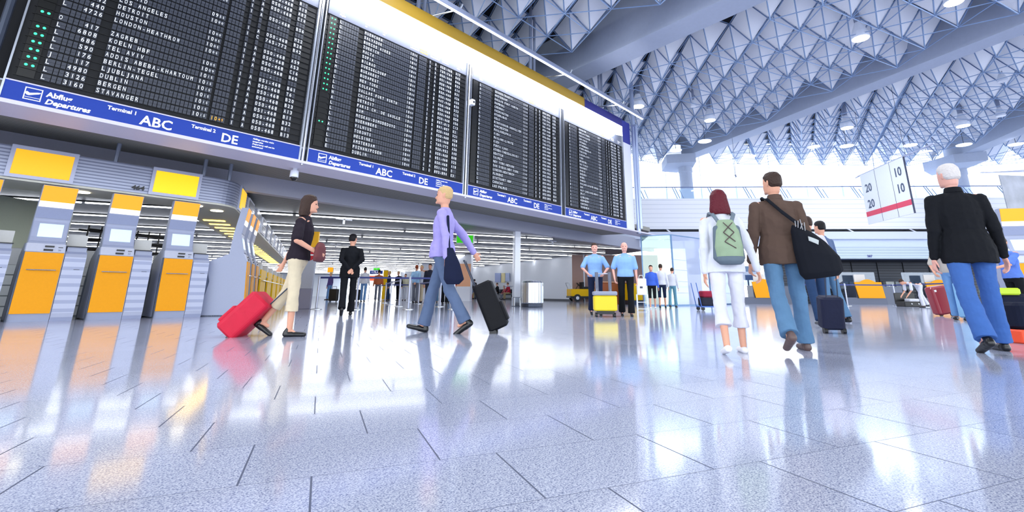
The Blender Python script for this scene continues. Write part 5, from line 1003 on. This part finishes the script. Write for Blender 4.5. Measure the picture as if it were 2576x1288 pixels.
# --- people waiting in the queue
Q = [(826,753,684,120,'person in purple top behind the no-entry pillar, arm bent',dict(top=fab('violet','#5c4f86'),bottom=fab('pale_denim',''),hair=HBLD)),
 (912,757,672,45,'dark-haired person in white shirt and light blue jeans, back turned, in the queue',dict(top=WHT,bottom=fab('pale_denim',''),hair=HBLK)),
 (948,757,680,60,'person in orange-brown top in the queue',dict(top=fab('rust','#b0603c'),bottom=GRY,hair=HBLK)),
 (1000,755,682,200,'blond person in black jacket leaning in the queue, arms folded',dict(top=BLK,bottom=BLK,hair=HBLD,lean=8)),
 (975,753,680,150,'person in navy and jeans next to the yellow totem in the queue',dict(top=NAVY,bottom=DENIMD,hair=HBLD)),
 (1016,756,690,220,'person in cream coat deep in the queue',dict(top=fab('cream','#d8d5b8'),bottom=WHT,hair=HBRN)),
 (1043,760,667,35,'red-haired person in pale blue shirt with crossed strap and hands behind back',dict(top=SKY,bottom=GRY,hair=HGIN,arms=(((-.03,-.17,.95),(-1,-1,0),.8,(0,-1,0)),((.05,-.18,.96),(1,-1,0),.8,(0,-1,0))))),
 (1056,757,665,200,'tall blond person in a white top behind the red-haired one in the queue',dict(top=WHT,bottom=BEI,hair=HBLD)),
 (1077,763,665,215,'person in dark jacket and cap facing the camera in the queue',dict(top=fab('charcoal','#2c3040'),bottom=fab('charcoal',''),hair=HBRN,facial=True,build=1.08)),
 (1094,761,672,230,'person with brown hair in a dark top beside the capped one',dict(top=fab('dusk','#3f4766'),bottom=DENIM,hair=HBRN)),
 (1118,765,665,40,'person in blue jacket over red with black trousers at the right end of the queue',dict(top=fab('mid_blue','#3c6ca8'),bottom=BLK,hair=HBRN,hem=.1)),
 (1133,759,668,60,'person in crimson top and jeans at the far right of the queue',dict(top=REDC,bottom=DENIM,hair=HBRN)),
 (1192,752,703,80,'person in black shirt and jeans standing by the bench at the white wall',dict(top=BLK,bottom=DENIM,hair=HBLK))]
for x, y, hy, fc, l, kw in Q:
    p, h = place(x, y, hy); 
    h2_ = min(max(h, 1.5), 1.95); p = Vector((p.x*h2_/h, p.y*h2_/h, 0)) if abs(h-h2_) > .01 else p
    person(l, p, fc, h2_, legs=((4,3),(-5,3)), vox=.018, **kw)
# suitcases in the queue
for x, y, l, m, w in ((838,757,'large black suitcase with a blue top standing in the queue',BLACK,.5),(896,755,'dark suitcase beside the person in white shirt in the queue',fab('case_black',''),.4),(1003,0,'',None,0)):
    if not l: continue
    p = at(x, y); t = thing('suitcase', l, 'suitcase', (p.x*.9,p.y*.9,0), -50); q = MB(); q.rbox(-w/2,w/2,-.15,.15,.05,.72,.06); q.obj('shell', m, t); q = MB(); q.path([(-.12,0,.72),(-.12,0,.85),(.12,0,.85),(.12,0,.72)], .012); q.obj('handle', DSTEEL, t)
    for sx in (-1,1): q = MB(); q.tube((sx*w*.35-.02,0,.04),(sx*w*.35+.02,0,.04), .04, n=10); q.obj('wheel', BLACK, t)
# bench with seated people along the white wall
wdir = (Vector((34.6,37.7,0))-Vector((27.5,18.5,0))).normalized(); wno = Vector((-wdir.y, wdir.x, 0))
def onwall(x, off):
    d = ray(x, 730); q0 = Vector((27.5,18.5,0))+wno*off; return Vector((EYE+d*((q0-EYE).dot(wno)/d.dot(wno))).to_2d().to_3d())
a_ = onwall(1195,.6); b_ = onwall(1290,.6); brot = math.degrees(math.atan2((b_-a_).y, (b_-a_).x)); BL_ = (b_-a_).length
bt_ = thing('bench', 'long dark waiting bench along the white hall wall', 'bench', a_, brot)
q = MB(); q.box(0,BL_,-.22,.22,.38,.44); q.obj('seat', DSTEEL, bt_); q = MB(); q.box(0,BL_,.2,.25,.5,.85); q.obj('backrest', DSTEEL, bt_)
for k in range(5): q = MB(); q.tube((.2+k*(BL_-.4)/4,0,0),(.2+k*(BL_-.4)/4,0,.38), .04); q.obj('leg', BLACK, bt_)
SEAT = [(1202,REDC,fab('khaki','#9a8a68'),'seated person in maroon leaning forward at the left end of the bench',22),(1216,fab('lilac_grey','#9b95ad'),GRY,'seated person in grey, second on the bench',8),(1233,fab('sand','#b8a89c'),GRY,'seated person in sand colours in the middle of the bench',5),(1252,BLK,BLK,'seated person in black on the bench',5),(1271,fab('rose','#b36a6a'),GRY,'seated child in rose beside the red-shirted person',10),(1281,REDC,fab('khaki',''),'seated person in red shirt and khaki trousers at the right end of the bench',12)]
for x, c, c2, l, ln in SEAT:
    p = onwall(x, .6); person(l, p, brot-90, 1.45 if 'child' in l else 1.72, ln, ((82,80),(78,82)), (((-.16,.35,.98-.0),(-1,-.5,-.4),.4,(0,0,-1)),((.16,.35,.98),(1,-.5,-.4),.4,(0,0,-1))), top=c, bottom=c2, vox=.02, seat=.46 if 'child' not in l else .44)
rbx = at(1184,750); q = MB(); q.rbox(-.3,.3,-.2,.2,0,.42,.06); o = q.obj('red_bag', mat('bag_scarlet', '#d3203c', .5)); o.location = (rbx.x*.85,rbx.y*.85,0); tag(o, 'red bag on the floor at the left end of the bench', 'bag')
